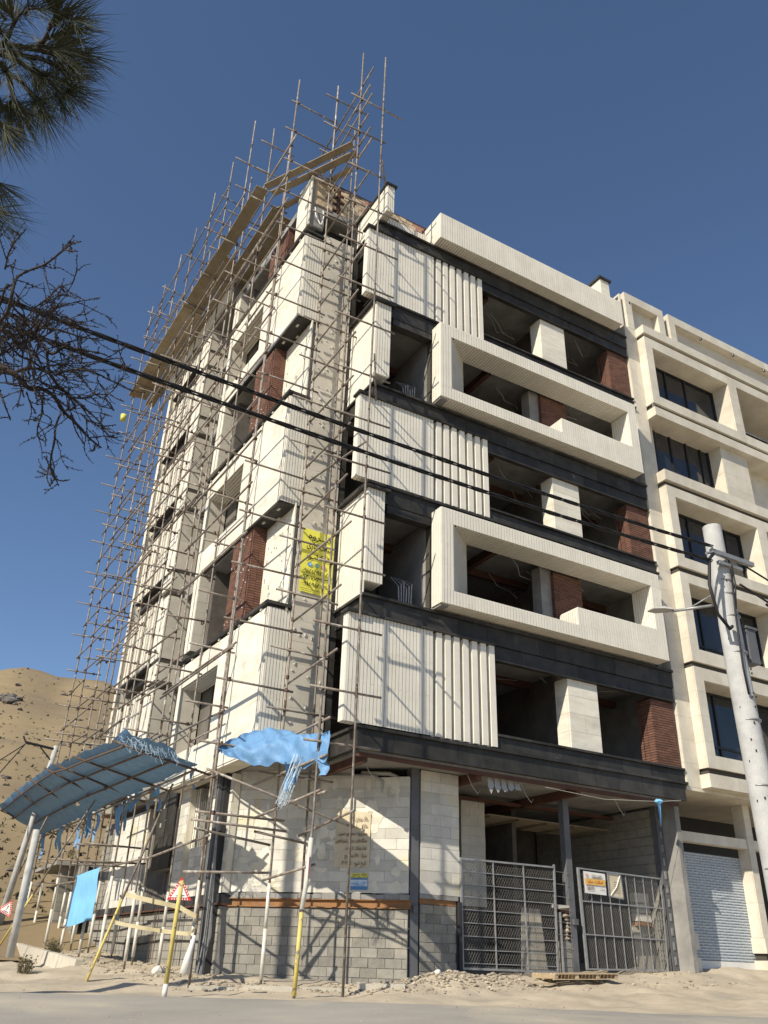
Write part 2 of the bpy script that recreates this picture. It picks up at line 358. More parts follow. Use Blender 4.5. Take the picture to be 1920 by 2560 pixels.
# structural frame: slabs, partitions, back walls
for k, z in enumerate(ZL):
    b = MB(); b.prism([(.12,.12),(10.9,.12),(10.9,15.6),(-1.3,15.6),(-1.25,1.75),(.12,1.70)], z-.50, z-.06); obj('floor_slab', b, 'conc', BLD)
b = MB(); b.prism([(.1,1.8),(10.9,.6),(10.9,15.6),(-1.3,15.6),(-1.1,1.85)], 24.62, 24.80); obj('roof_slab', b, 'conc', BLD)
for k, z in enumerate(ZL):
    if k == 5: continue
    top = ZL[k+1]-.50
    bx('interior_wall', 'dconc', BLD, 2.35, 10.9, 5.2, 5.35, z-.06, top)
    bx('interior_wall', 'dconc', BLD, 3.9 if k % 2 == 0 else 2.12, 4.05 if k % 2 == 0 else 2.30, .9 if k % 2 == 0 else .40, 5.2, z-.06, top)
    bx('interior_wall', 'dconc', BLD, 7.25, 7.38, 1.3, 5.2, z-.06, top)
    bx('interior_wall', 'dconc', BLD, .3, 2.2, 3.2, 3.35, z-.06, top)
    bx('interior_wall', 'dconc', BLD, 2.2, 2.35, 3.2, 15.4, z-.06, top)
    bx('side_wall', 'conc', BLD, 10.78, 10.96, .3, 15.6, z-.06, top)
    for yy in (2.2, 4.4): bx('ceiling_beam', 'redsteel', BLD, .4, 10.7, yy, yy+.16, top-.22, top)
    bx('ceiling_beam', 'redsteel', BLD, 4.6, 4.76, .5, 5.1, top-.26, top)
    # loose wires hanging from the ceiling
    b = MB()
    for q in range(5):
        x0_, y0_ = random.uniform(4.4, 9.5), random.uniform(.6, 2.6)
        b.tube([(x0_+t*random.uniform(1.0,2.4), y0_+t*.4, top-.05-.45*math.sin(math.pi*t)*random.uniform(.5,1.3)) for t in (0,.2,.4,.6,.8,1)], .012, 3)
    obj('loose_wiring', b, 'pvc', BLD)
bx('back_wall', 'conc', BLD, -1.3, 10.9, 15.6, 15.8, 1.5, 24.6)
bx('party_wall', 'conc', BLD, 10.78, 10.95, .4, 15.6, 1.5, 6.2)
# black stone bands at each floor line
for k, z in enumerate(ZL):
    # wall of the band facing the street
    xs_ = [0.0]
    while xs_[-1] < 10.97-.1: xs_.append(min(10.97, xs_[-1]+random.choice([.6,.8,.9,1.0])))
    low = z-.55 if k != 0 else 6.17
    for a, c in zip(xs_, xs_[1:]):
        piece('band_stone', 'black', BLD, a+.003, c-.003, -.0-random.uniform(0,.004), .10, low, z-.075, c=.002)
    xs2 = [-.06]
    while xs2[-1] < 10.99-.1: xs2.append(min(10.99, xs2[-1]+1.15))
    for a, c in zip(xs2, xs2[1:]): piece('band_ledge', 'black', BLD, a+.002, c-.002, -.075, .12, z-.072, z, c=.002)
    if k in (1, 3, 5):      # deeper fascia over the openings and over the panels
        tiles_y('band_stone', 'black', BLD, 4.12, 10.97, .05, .13, z-.95, z-.56, 1.0, .39)
        piece('band_ledge', 'black', BLD, 4.12, 10.97, -.02, .13, z-.995, z-.952, c=.001)
    # return along the recess
    if k == 0: ys_ = [(.11, .58), (.58, 1.08), (1.08, 1.56)]
    else: ys_ = [(.11, .8), (.8, 1.56)]
    for a, c in ys_:
        piece('band_stone', 'black', BLD, 0.0, .10, a+.003, c-.003, low, z-.075, c=.001)
    piece('band_ledge', 'black', BLD, -.07, .11, .125, 1.56, z-.072, z, c=.001)
# cream strip panels with flutes (first, third, fifth floor)
for k in (0, 2, 4):
    z0, z1 = ZL[k]+.045, ZL[k]+2.78
    P = bx('fluted_panel', 'joint', BLD, -.40, 4.08, .13, .22, z0+.02, z1-.02)
    b = MB(); b.box(-.395, 2.10, .0, .128, z0+.02, z1-.02); obj('panel_core', b, 'joint', P)
    b = MB(); strips_y(b, -.43, 2.105, -.03, z0, z1); strips_x(b, -.43, .005, .23, z0, z1, .11); strips_z(b, -.395, .05, .003, .22, z0-.012, .1); obj('stone_strips', b, 'strip', P, kind='stuff')
    fx = [2.21, 2.49, 2.77, 3.06, 3.35, 3.64, 3.925]
    for x in fx: piece('stone_fin', 'strip', P, x, x+.175, -.03, .127, z0, z1, c=.003)
    gx = [2.12]+[x+.175 for x in fx[:-1]]
    for a, c in zip(gx, fx): piece('recessed_strip', 'strip', P, a+.004, c-.004, .10, .128, z0, z1, c=.001)
    piece('panel_coping', 'black', BLD, -.50, .04, -.13, .26, z1+.004, z1+.075, c=.002)
    piece('panel_coping', 'black', BLD, .045, 4.10, -.10, .10, z1+.004, z1+.06, c=.002)
    # upstand and sill under the big opening
    tiles_y('band_stone', 'black', BLD, 4.12, 10.97, .035, .17, z0-.04, ZL[k]+.33, 1.1, .33)
    for i in range(6): piece('sill_stone', 'black', BLD, 4.12+i*1.142+.003, 4.12+(i+1)*1.142-.003, -.045, .2, ZL[k]+.334, ZL[k]+.395, c=.002)
    # stone clad column and red brick column in the opening
    zt = ZL[k+1]-.96
    Cc = bx('stone_column', 'conc', BLD, 6.79, 7.83, .16, .62, ZL[k]+.40, zt)
    tiles_y('stone_slab', 'white', Cc, 6.745, 7.865, .09, .158, ZL[k]+.40, zt, 1.13, .56)
    tiles_x('stone_slab', 'white', Cc, 6.745, 6.788, .162, .64, ZL[k]+.40, zt, .6, .56)
    Cc = bx('brick_column', 'mortar', BLD, 10.03, 10.93, .12, .66, ZL[k]+.40, zt)
    b = MB(); nzb = int((zt-ZL[k]-.40)/.075)
    for j in range(nzb):
        z = ZL[k]+.40+j*.075; o = .11 if j % 2 else 0
        x = 10.0
        while x < 10.95:
            xe = min(10.96, x+(.22-o if x == 10.0 else .22)); b.box(x+.004, xe-.004, .09, .119, z+.007, z+.068); x = xe
        for y_ in (.122, .34, .52): b.box(10.0, 10.029, y_, min(y_+.2, .66), z+.007, z+.068)
    obj('brick_courses', b, 'redbrick', Cc, kind='stuff')
    # dark strip wall to the left of the balcony gap
    bx('balcony_rail', 'dsteel', BLD, .3, .34, .3, 1.5, ZL[k]+.9, ZL[k]+.93)
# projecting cream frames (second, fourth floor)
for k in (1, 3):
    z0, z1 = ZL[k]+.08, ZL[k]+2.95; i0, i1 = ZL[k]+.48, ZL[k]+2.49
    F = thing_part = bx('projecting_frame', 'joint', BLD, 2.09, 10.40, -.46, .34, z0+.03, i0-.03)
    bx('frame_beam', 'joint', F, 2.09, 10.40, -.46, .34, i1+.03, z1-.03)
    b = MB(); b.prism([(2.09,-.46),(2.46,-.46),(3.44,.34),(2.09,.34)], i0-.028, i1+.028); obj('frame_post', b, 'joint', F)
    bx('frame_post', 'joint', F, 10.04, 10.40, -.46, .34, i0-.028, i1+.028)
    bx('frame_parapet', 'joint', F, 6.86, 10.038, -.46, .30, i0-.028, ZL[k]+1.0)
    b = MB()
    # front face
    strips_y(b, 2.06, 2.47, -.49, i0, i1); strips_y(b, 2.06, 10.43, -.49, z0, i0-.002); strips_y(b, 2.06, 10.43, -.49, i1+.002, z1)
    strips_y(b, 10.02, 10.43, -.49, i0, i1); strips_y(b, 6.83, 10.018, -.49, i0, ZL[k]+1.03)
    # outer left side, top of parapet step, reveals and soffits
    strips_x(b, 2.06, -.458, .0, z0, z1); strips_x(b, 10.01, -.458, .34, i0, i1); strips_x(b, 6.83, -.458, .30, i0, ZL[k]+1.0)
    strips_z(b, 2.10, 10.40, -.458, .34, z0-.003); strips_z(b, 2.6, 10.0, -.458, .34, i1-.003)
    obj('stone_strips', b, 'strip', F, kind='stuff')
    b = MB(); b.prism([(2.475,-.475),(2.50,-.475),(3.48,.325),(3.455,.34)], i0, i1-.004); obj('splayed_reveal', b, 'beige', F)  # darker than the cream strips: shade on the reveal put into its colour
    bx('parapet_cap', 'strip', F, 6.85, 10.008, -.458, .30, ZL[k]+1.002, ZL[k]+1.03)
    # red brick column behind the frame
    Cc = bx('brick_column', 'mortar', BLD, 6.79, 7.83, .40, .9, i0, i1+.1)
    b = MB()
    for j in range(int((i1-i0)/.075)):
        z = i0+j*.075; x = 6.75
        while x < 7.86:
            xe = min(7.87, x+(.12 if (x == 6.75 and j % 2) else .22)); b.box(x+.004, xe-.004, .365, .399, z+.007, z+.068); x = xe
        for y_ in (.40, .62): b.box(6.75, 6.789, y_, y_+.2, z+.007, z+.068)
    obj('brick_courses', b, 'redbrick', Cc, kind='stuff')
    piece('column_pier', 'conc', BLD, 6.35, 6.78, .5, .9, i0, i1+.1)
    # cream return box round the balcony
    top = ZL[k]+3.10
    R_ = bx('return_box', 'joint', BLD, -.02, .47, -.04, .42, ZL[k]+.36, top-.02)
    bx('return_wall', 'joint', R_, -.02, .12, .422, 1.54, ZL[k]+.03, top-.02)
    b = MB(); strips_y(b, -.05, .50, -.07, ZL[k]+.34, top); strips_x(b, -.05, -.038, 1.55, ZL[k]+.01, top); strips_z(b, -.02, .47, -.038, .44, ZL[k]+.325); obj('stone_strips', b, 'strip', R_, kind='stuff')
    for a, c in ((-.17, .62),): piece('panel_coping', 'black', BLD, a, c, -.17, .0-.002, top+.004, top+.075, c=.002)
    piece('panel_coping', 'black', BLD, -.17, .12, .0, 1.5, top+.004, top+.075, c=.002)
    piece('lintel_stone', 'black', BLD, .62, 2.05, .02, .3, ZL[k]+2.55, ZL[k]+2.79, c=.002)
    bx('side_pier', 'conc', BLD, 2.10, 2.34, -.40, 3.0, ZL[k]+.02, ZL[k]+2.8)
    b = MB()
    for i in range(6):
        x_ = 1.35+i*.085; b.tube([(x_, .5+.02*i, ZL[k]), (x_-.02, .52, ZL[k]+.7+.08*(i % 3)), (x_-.10, .8, ZL[k]+1.05), (x_-.12, 1.1, ZL[k]+1.08)], .022, 6)
    obj('conduit_bundle', b, 'galv', BLD)
# top: projecting cornice box, fin, roof parapets
T0 = bx('cornice_box', 'joint', BLD, 2.10, 10.37, -.46, .3, 23.49, 24.56)
b = MB(); strips_y(b, 2.07, 10.40, -.49, 23.46, 24.60); strips_x(b, 2.07, -.458, .9, 23.46, 24.60); strips_z(b, 2.11, 10.37, -.458, .0, 23.455); obj('stone_strips', b, 'strip', T0, kind='stuff')
bx('cornice_return', 'joint', T0, 2.10, 2.4, .31, .9, 23.49, 24.56)
bx('cornice_cap', 'strip', T0, 2.08, 10.39, -.48, .3, 24.602, 24.62)
T1 = bx('roof_fin', 'joint', BLD, -.02, .20, -.46, 1.54, 23.53, 24.66)
b = MB(); strips_y(b, -.05, .235, -.49, 23.5, 24.68, .07); strips_x(b, -.05, -.458, 1.56, 23.5, 24.68); strips_z(b, -.02, .2, -.458, .1, 23.495, .07)
strips_x(b, .21, -.458, 1.5, 23.5, 24.68); obj('stone_strips', b, 'strip', T1, kind='stuff')
piece('fin_coping', 'black', T1, -.10, .30, -.56, 1.6, 24.684, 24.75, c=.002)
b = MB(); b.box(-.42, -.06, .9, 1.54, 20.2, 23.4); 
bx('roof_curb', 'joint', BLD, .26, 2.08, .38, .5, 23.46, 24.2)
b = MB(); strips_y(b, .24, 2.08, .35, 23.46, 24.22); obj('stone_strips', b, 'strip', BLD, kind='stuff')
# brick parapet: hollow clay blocks laid one by one
PB = bx('brick_parapet', 'mortar', BLD, -1.9, 9.2, 1.66, 1.76, 24.80, 26.10)
x = -1.93; 
for j in range(8):
    zc = 24.80+j*.165; x = -1.93 - (.14 if j % 2 else 0)
    while x < 4.2:
        xe = x+.285; xa = max(x, -1.93)
        reddish = (.0 < x < 1.3 and j > 3) or (2.2 < x < 3.0 and j > 4)
        if xe-xa > .05 and not any(abs((xa+xe)/2-c) < .09 for c in (-.86, .55, 2.75)):
            if random.random() > .02: piece('clay_block', 'rclay' if (reddish and random.random() < .85) else 'clay', PB, xa+.006, xe-.006, 1.60-random.uniform(0,.02), 1.658, zc+.006, zc+.159, c=.006)
        x = xe
for xc in (-.86, .55, 2.75, 4.6): piece('tie_post', 'redsteel', PB, xc-.05, xc+.05, 1.575, 1.66, 24.80, 26.13, c=.004)
bx('parapet_cap', 'redsteel', PB, -1.95, 9.2, 1.58, 1.78, 26.121, 26.15)
# pilaster and framed parapet at the right end of the roof
Q = bx('end_pilaster', 'conc', BLD, 10.02, 10.40, .05, 1.2, 24.7, 26.0)
tiles_y('stone_slab', 'white', Q, 9.98, 10.44, .0, .048, 23.48, 26.0, .5, .63); tiles_x('stone_slab', 'white', Q, 9.98, 10.018, .052, 1.2, 24.62, 26.0, .6, .69)
piece('pilaster_coping', 'black', Q, 9.90, 10.52, -.08, 1.3, 26.004, 26.1, c=.002)
Q = bx('roof_frame', 'beige', BLD, 8.0, 9.97, 1.85, 1.95, 24.8, 27.1)
piece('stone_slab', 'white', Q, 8.0, 9.97, 1.6, 1.848, 26.75, 27.1); piece('stone_slab', 'white', Q, 8.0, 8.35, 1.6, 1.848, 24.8, 26.748); piece('stone_slab', 'white', Q, 9.7, 9.97, 1.6, 1.848, 24.8, 26.748)
b = MB()
for i in range(3):
    b.tube([(4.9+i*.16, 1.3+.1*i, 24.7), (4.9+i*.16, 1.3+.1*i, 26.2)], .055, 8); b.tube([(4.9+i*.16, 1.3+.1*i, 26.2), (4.9+i*.16, 1.3+.1*i, 26.28)], .085, 8)
obj('vent_pipes', b, 'pvc', BLD)
# recessed corner wall: stone slabs, with black recess and metal clips
CW = bx('corner_wall', 'conc', BLD, -1.27, -.17, 1.60, 1.80, 6.18, 23.5)
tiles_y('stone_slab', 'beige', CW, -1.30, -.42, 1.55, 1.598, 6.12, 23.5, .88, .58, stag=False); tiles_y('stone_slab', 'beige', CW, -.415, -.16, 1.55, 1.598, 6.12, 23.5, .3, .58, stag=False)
b = MB()
for i in range(120):
    x_, z_ = random.uniform(-1.28, -.2), random.uniform(6.3, 23.4); s_ = random.uniform(.02, .045)
    b.box(x_, x_+s_, 1.52, 1.552, z_, z_+s_*random.choice([1, 2.2]))
obj('fixing_clips', b, 'chalk', CW, kind='stuff')
bx('black_reveal', 'black', BLD, -.155, .05, 1.57, 1.78, 6.1, 24.6)
bx('corner_slab_edge', 'conc', BLD, -1.97, .0, 1.6, 1.9, 24.58, 24.79)
bx('corner_void', 'dsteel', BLD, -1.30, .1, 2.3, 2.4, 23.4, 24.6)  # near-black sheet standing in for the shade inside the roof void
bx('corner_lintel_panel', 'conc', BLD, -1.93, -1.36, 1.57, 1.66, 23.66, 24.56)
b = MB()
b.tube([(-1.75,1.5,24.5),(-1.72,1.46,24.1),(-1.55,1.42,23.75),(-1.5,1.4,23.72)], .022, 6); b.tube([(-1.45,1.5,24.5),(-1.42,1.46,24.2),(-1.5,1.4,23.75)], .02, 6)
obj('loose_conduit', b, 'swhite', BLD)
# ------------------------------------------------------------------ left facade (frame turned 1.84 degrees)
TL = T_left
for k in (0, 2, 4):
    zb = 6.10 if k == 0 else ZL[k]-.46; z1 = ZL[k]+3.10; w0, w1 = ZL[k]+.29, ZL[k]+2.37
    S0, S1, W0, W1 = 1.66, 8.05, 4.80, 7.75
    X_ = bx('projecting_bay', 'conc', BLD, -1.86, -1.25, S0+.01, W0-.03, zb+.03, z1-.02, TL)
    bx('bay_wall', 'conc', X_, -1.86, -1.25, W0-.03, S1-.01, zb+.03, w0-.03, TL); bx('bay_wall', 'conc', X_, -1.86, -1.25, W0-.03, S1-.01, w1+.03, z1-.02, TL)
    bx('bay_wall', 'conc', X_, -1.86, -1.25, W1+.03, S1-.01, w0-.03, w1+.03, TL)
    tiles_x('stone_slab', 'white', X_, -1.90, -1.862, S0-.03, W0, zb, z1, .45, 1.15, .005, TL, jit=.002)
    tiles_x('stone_slab', 'white', X_, -1.90, -1.862, W0, S1, zb, w0, .65, 1.0, .005, TL, jit=.002)
    tiles_x('stone_slab', 'white', X_, -1.90, -1.862, W0, S1, w1, z1, .65, .8, .005, TL, jit=.002)
    tiles_x('stone_slab', 'white', X_, -1.90, -1.862, W1, S1, w0, w1, .3, 1.05, .005, TL, jit=.002)
    b = MB(TL)                                      # soffit, sill and far reveal of the window
    strips_z(b, -1.86, -1.25, W0, W1, w1-.03, .1); obj('window_soffit', b, 'strip', X_, kind='stuff')
    bx('window_sill', 'white', X_, -1.86, -1.25, W0, W1, w0-.028, w0, TL); bx('window_reveal', 'beige', X_, -1.86, -1.25, W1, W1+.028, w0, w1-.03, TL)
    bx('window_reveal', 'beige', X_, -1.86, -1.25, W0-.028, W0, w0, w1-.03, TL)
    # narrow end face with grooved strips, seen from the street corner
    b = MB(TL); strips_y(b, -1.87, -1.26, S0-.05, zb, z1, .085, .055); obj('stone_strips', b, 'strip', X_, kind='stuff')
    if k:      # black underside with white clips
        piece('bay_underside', 'black', X_, -1.88, -1.25, S0-.02, S1, zb-.06, zb-.004, TL, c=.002)
        b = MB(TL)
        for i in range(12): s_ = S0+.3+i*.5; b.box(-1.75+.25*(i % 2), -1.68+.25*(i % 2), s_, s_+.13, zb-.09, zb-.061)
        obj('fixing_clips', b, 'chalk', X_, kind='stuff')
    else:
        bx('bay_underside', 'plaster', X_, -1.88, -1.35, S0, S1, zb-.05, zb-.004, TL)
    # black coping lifted on white spacers
    for i in range(6):
        a = S0-.10+i*1.09; piece('bay_coping', 'black', X_, -1.97, -1.25, a+.004, a+1.086, z1+.075, z1+.16, TL, c=.003)
    for i in range(9): piece('coping_spacer', 'chalk', X_, -1.93, -1.80, S0+.35+i*.72, S0+.43+i*.72, z1, z1+.075, TL, c=.004)
    bx('spacer_shadow_gap', 'joint', X_, -1.84, -1.25, S0, S1, z1-.02, z1+.07, TL)
    # unglazed room behind
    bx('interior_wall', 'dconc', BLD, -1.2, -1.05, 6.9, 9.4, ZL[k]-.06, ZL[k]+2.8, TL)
for k in (1, 3, 5):
    z0 = ZL[k]-.30; z1 = ZL[k]+2.93 if k != 5 else 26.05
    if k == 5:
        X_ = bx('recessed_wall', 'conc', BLD, -1.86, -1.72, 1.62, 2.55, 23.62, 25.9, TL)
        tiles_x('stone_slab', 'white', X_, -1.90, -1.862, 1.59, 2.6, 23.62, 25.95, 1.0, .58, T=TL)
        bx('corner_edge', 'white', X_, -1.90, -1.86, 1.56, 1.588, 23.62, 25.95, TL)
        piece('white_return', 'white', X_, -1.86, -1.5, 2.62, 2.66, 24.9, 25.95, TL); 
        bx('corner_cap', 'white', X_, -1.90, -1.70, 1.58, 2.6, 25.952, 26.0, TL)
        z1 = 25.2
    else:
        X_ = bx('recessed_wall', 'conc', BLD, -1.37, -1.0, 1.66, 3.37, z0+.02, z1, TL)
        tiles_x('stone_slab', 'white', X_, -1.41, -1.372, 1.58, 3.40, z0, z1, .6, .62, T=TL)
        b = MB(TL)
        for i in range(34):
            s_, z_ = random.uniform(1.7, 3.3), random.uniform(z0+.2, z1-.2); b.box(-1.43, -1.405, s_, s_+.04, z_, z_+random.choice([.04, .12]))
        obj('fixing_clips', b, 'pvc', X_, kind='stuff')
    # red brick column standing proud of the wall
    o0 = -1.82
    Cc = bx('brick_column', 'mortar', BLD, o0+.03, -1.1, 3.44, 4.90, z0, z1, TL)
    b = MB(TL); nz = int((z1-z0)/.075)
    for j in range(nz):
        z = z0+j*.075; s_ = 3.41 - (.12 if j % 2 else 0)
        while s_ < 4.92:
            a = max(s_, 3.41); e = min(s_+.235, 4.93)
            if e-a > .03: b.box(o0, o0+.029, a+.004, e-.004, z+.007, z+.068)
            s_ += .235
        for a in ((o0+.03, -1.6), (-1.6, -1.37), (-1.37, -1.1)): b.box(a[0]+.004, a[1]-.004, 3.41, 3.439, z+.007, z+.068)
    obj('brick_courses', b, 'redbrick', Cc, kind='stuff')
    b = MB(TL)
    for i in range(26): s_, z_ = random.uniform(3.45, 4.9), random.uniform(z0+.2, z1-.1); b.box(o0-.02, o0, s_, s_+.03, z_, z_+.03)
    obj('fixing_clips', b, 'swhite', Cc, kind='stuff')
    # white jamb column left of the opening and the lintel
    J = bx('stone_column', 'conc', BLD, -1.86, -1.3, 7.55, 8.03, z0+.46, z1, TL)
    tiles_x('stone_slab', 'white', J, -1.90, -1.862, 7.50, 8.05, z0+.46, z1, .55, .58, T=TL)
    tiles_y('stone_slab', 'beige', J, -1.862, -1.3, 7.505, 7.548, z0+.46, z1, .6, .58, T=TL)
    bx('lintel', 'conc', BLD, -1.75, -1.2, 4.92, 7.5, z1-.18, z1+.1, TL)
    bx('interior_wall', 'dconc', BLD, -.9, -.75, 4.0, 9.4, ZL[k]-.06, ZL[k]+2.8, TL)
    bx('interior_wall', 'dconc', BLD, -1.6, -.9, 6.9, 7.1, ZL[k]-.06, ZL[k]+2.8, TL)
# slabs of the left wing
for z in ZL + [26.6]:
    bx('floor_slab', 'conc', BLD, -1.45, .4, 1.9, 15.6, z-.42, z-.10, TL)
# recessed black stone strip, shadow gap, pilaster and fluted zone further along
BS = bx('black_strip_wall', 'conc', BLD, -1.36, -1.0, 8.08, 9.75, 4.0, 25.6, TL)
tiles_x('stone_slab', 'black', BS, -1.42, -1.362, 8.08, 9.70, 4.0, 25.6, .8, .9, T=TL)
b = MB(TL)
for i in range(60): s_, z_ = random.uniform(8.3, 9.6), random.uniform(5, 25); b.box(-1.45, -1.418, s_, s_+.05, z_, z_+.02+random.choice([0, .1]))
obj('fixing_clips', b, 'chalk', BS, kind='stuff')
for k in range(6):
    z0 = (6.1 if k == 0 else ZL[k]-.12); z1 = ZL[k]+2.95 if k < 5 else 25.2
    mid = ZL[k]+.62
    P = bx('pilaster', 'conc', BLD, -2.00, -1.2, 10.28, 11.15, z0, z1, TL)
    for a, c in ((z0, z0+.62), (z0+.78, z0+1.9), (z0+1.904, z1)):
        piece('stone_slab', 'white', P, -2.05, -2.002, 10.24, 11.18, a+.003, c-.003, TL)
        piece('stone_slab', 'beige', P, -2.0, -1.25, 10.24, 10.279, a+.003, c-.003, TL)  # side face darker than the white front, its shade painted into the stone
    bx('shadow_gap', 'joint', P, -1.98, -1.3, 10.26, 10.279, z0+.625, z0+.775, TL)
    # fluted part: fins with a black sill band between
    Wd = bx('fluted_wall', 'conc', BLD, -1.70, -1.2, 11.18, 15.2, z0+.80, z1-.02, TL)
    s_ = 11.2
    while s_ < 14.6:
        piece('stone_fin', 'white', Wd, -1.98, -1.702, s_, s_+.2, z0+.80, z1+.30, TL, c=.004); s_ += .34
    piece('stone_slab', 'beige', Wd, -1.80, -1.702, 14.65, 15.25, z0+.8, z1+.3, TL)
    piece('stone_slab', 'white', Wd, -1.98, -1.3, 15.25, 15.65, z0+.2, z1+.38, TL)
    tiles_x('band_stone', 'black', Wd, -1.86, -1.6, 11.18, 14.7, z0+.42, z0+.74, .9, .32, T=TL)
    for i in range(4): piece('band_ledge', 'black', Wd, -2.06, -1.6, 11.18+i*.88+.01, 11.18+(i+1)*.88-.03, z0+.743, z0+.80, TL, c=.006)
bx('end_wall', 'rclay', BLD, -1.6, 8, 15.66, 15.8, 6.2, 25.5, TL)
bx('wing_core', 'dconc', BLD, -.95, -.8, 9.5, 15.6, 1.6, 25.2, TL)
# white crown panels at roof level along the left side
tiles_x('crown_stone', 'white', BLD, -2.15, -2.05, 8.1, 15.6, 25.3, 26.7, 1.2, .7, T=TL)
bx('crown_backing', 'conc', BLD, -2.04, -1.3, 8.1, 15.6, 25.25, 26.65, TL)

# ------------------------------------------------------------------ ground floor: chamfered block wall
LT = T_ch; Lc = (CHB-CHA).length
def block_wall(name, parent, x0, x1, z0, z1, bw, bh, m, T, depth=.2, gap=.012, jit=.012, miss=0, yf=0.0, swap=False, mortar='conc', alt=None):
    if swap: Wm = bx(name, mortar, parent, yf+.03, yf+depth, x0+.01, x1-.01, z0+.01, z1-.01, T)
    else: Wm = bx(name, mortar, parent, x0+.01, x1-.01, yf+.014, yf+depth, z0+.01, z1-.01, T)
    nz = round((z1-z0)/bh); bh = (z1-z0)/nz
    for j in range(nz):
        x = x0 - (bw*.5 if j % 2 else 0) + random.uniform(-.03, .03)
        while x < x1:
            a, c = max(x, x0), min(x+bw, x1)
            if c-a > .04 and random.random() >= miss:
                mm = m if not alt or random.random() > .12 else alt
                jj = random.uniform(0, jit)
                if swap: piece('block', mm, Wm, yf-jj, yf+.029, a+gap/2, c-gap/2, z0+j*bh+gap/2, z0+(j+1)*bh-gap/2, T, c=.003)
                else: piece('block', mm, Wm, a+gap/2, c-gap/2, yf-jj, yf+.0135, z0+j*bh+gap/2, z0+(j+1)*bh-gap/2, T, c=.004)
            x += bw
    return Wm
W1_ = block_wall('grey_block_wall', BLD, .02, Lc, 1.02, 2.86, .40, .205, 'gblock', LT)
bx('orange_beam', 'orsteel', BLD, .0, Lc+.05, .02, .2, 2.895, 3.04, LT); bx('beam_flange', 'orsteel', BLD, .0, Lc+.05, -.05, .2, 2.87, 2.893, LT); bx('beam_flange', 'orsteel', BLD, .0, Lc+.05, -.05, .2, 3.042, 3.06, LT)
b = MB(LT)
for i in range(24): x_ = .02+i*(Lc+.0)/24; b.cut(x_, x_+Lc/24, -.02-random.uniform(0,.03), .2, 3.062, 3.17+random.uniform(0,.03), .012)
obj('mortar_bed', b, 'conc', BLD)
block_wall('white_block_wall', BLD, .02, 3.22, 3.20, 6.12, .60, .25, 'aac', LT, gap=.006, jit=.004, mortar='plaster')
block_wall('white_block_wall', BLD, 3.22, Lc, 3.20, 5.88, .60, .25, 'aac', LT, gap=.006, jit=.004, mortar='plaster')
b = MB(LT)       # plaster smeared over joints: thin irregular dabs
for i in range(70):
    x_, z_ = random.uniform(.1, Lc-.2), random.uniform(3.3, 5.8); n_ = 9; a0 = random.uniform(.06, .22); a1 = random.uniform(.04, .22)
    ring = [(x_+a0*random.uniform(.6, 1.2)*math.cos(t*6.283/n_), z_+a1*random.uniform(.6, 1.2)*math.sin(t*6.283/n_)) for t in range(n_)]
    b.add([(x_, -.016, z_)]+[(p, -.0065-.00005*i, q) for p, q in ring], [(0, (t+1) % n_+1, t+1) for t in range(n_)])
obj('plaster_smears', b, 'plaster', BLD, kind='stuff')
def icolumn(x, y, z0, z1, w_=.2, T=None, name='steel_column', m='steel'):
    b = MB(T); b.box(x-w_/2, x+w_/2, y-w_/2, y-w_/2+.02, z0, z1); b.box(x-w_/2, x+w_/2, y+w_/2-.02, y+w_/2, z0, z1); b.box(x-w_/2+.02, x-w_/2+.04, y-w_/2+.021, y+w_/2-.021, z0, z1); b.box(x+w_/2-.04, x+w_/2-.02, y-w_/2+.021, y+w_/2-.021, z0, z1)
    return obj(name, b, m, BLD)
icolumn(2.18, 1.0, 1.2, 6.12, .23)
icolumn(-1.50, 4.30, 1.1, 6.12, .22, m='dsteel'); icolumn(-1.62, 4.52, 1.1, 6.12, .16)
icolumn(7.07, 1.0, 1.3, 6.12, .20); icolumn(10.64, 1.02, 1.3, 6.12, .22)
icolumn(10.84, 1.0, 1.3, 6.12, .12, m='dsteel')
b = MB()
for z in (2.05, 2.45, 2.95, 3.3, 3.75, 4.1, 4.5, 5.0, 5.5): b.box(1.96, 2.08, .90, .93, z, z+.03); b.box(-1.45, -1.33, 4.16, 4.19, z, z+.03)
for i in range(12): b.box(10.61, 10.68, .89, .909, 1.6+i*.36, 1.8+i*.36)
obj('welded_tab', b, 'galv', BLD, kind='stuff')
b = MB(); b.box(2.12, 2.24, .80, .88, 2.80, 2.95); obj('gusset_plate', b, 'steel', BLD); b = MB(); b.box(7.02, 7.16, .80, .89, 2.78, 2.92); obj('gusset_plate', b, 'steel', BLD)
# pier right of the chamfer
block_wall('grey_block_wall', BLD, 2.35, 3.38, 1.20, 3.0, .40, .205, 'gblock', None, yf=.90)
bx('orange_beam', 'orsteel', BLD, 2.35, 3.40, .92, 1.08, 3.005, 3.12); bx('mortar_bed', 'conc', BLD, 2.34, 3.44, .88, 1.08, 3.124, 3.22)
block_wall('white_block_wall', BLD, 2.35, 3.50, 3.225, 6.10, .60, .25, 'aac', None, yf=.90, gap=.006, jit=.004, mortar='plaster')
icolumn(3.46, .86, 1.4, 3.1, .09, m='dsteel')
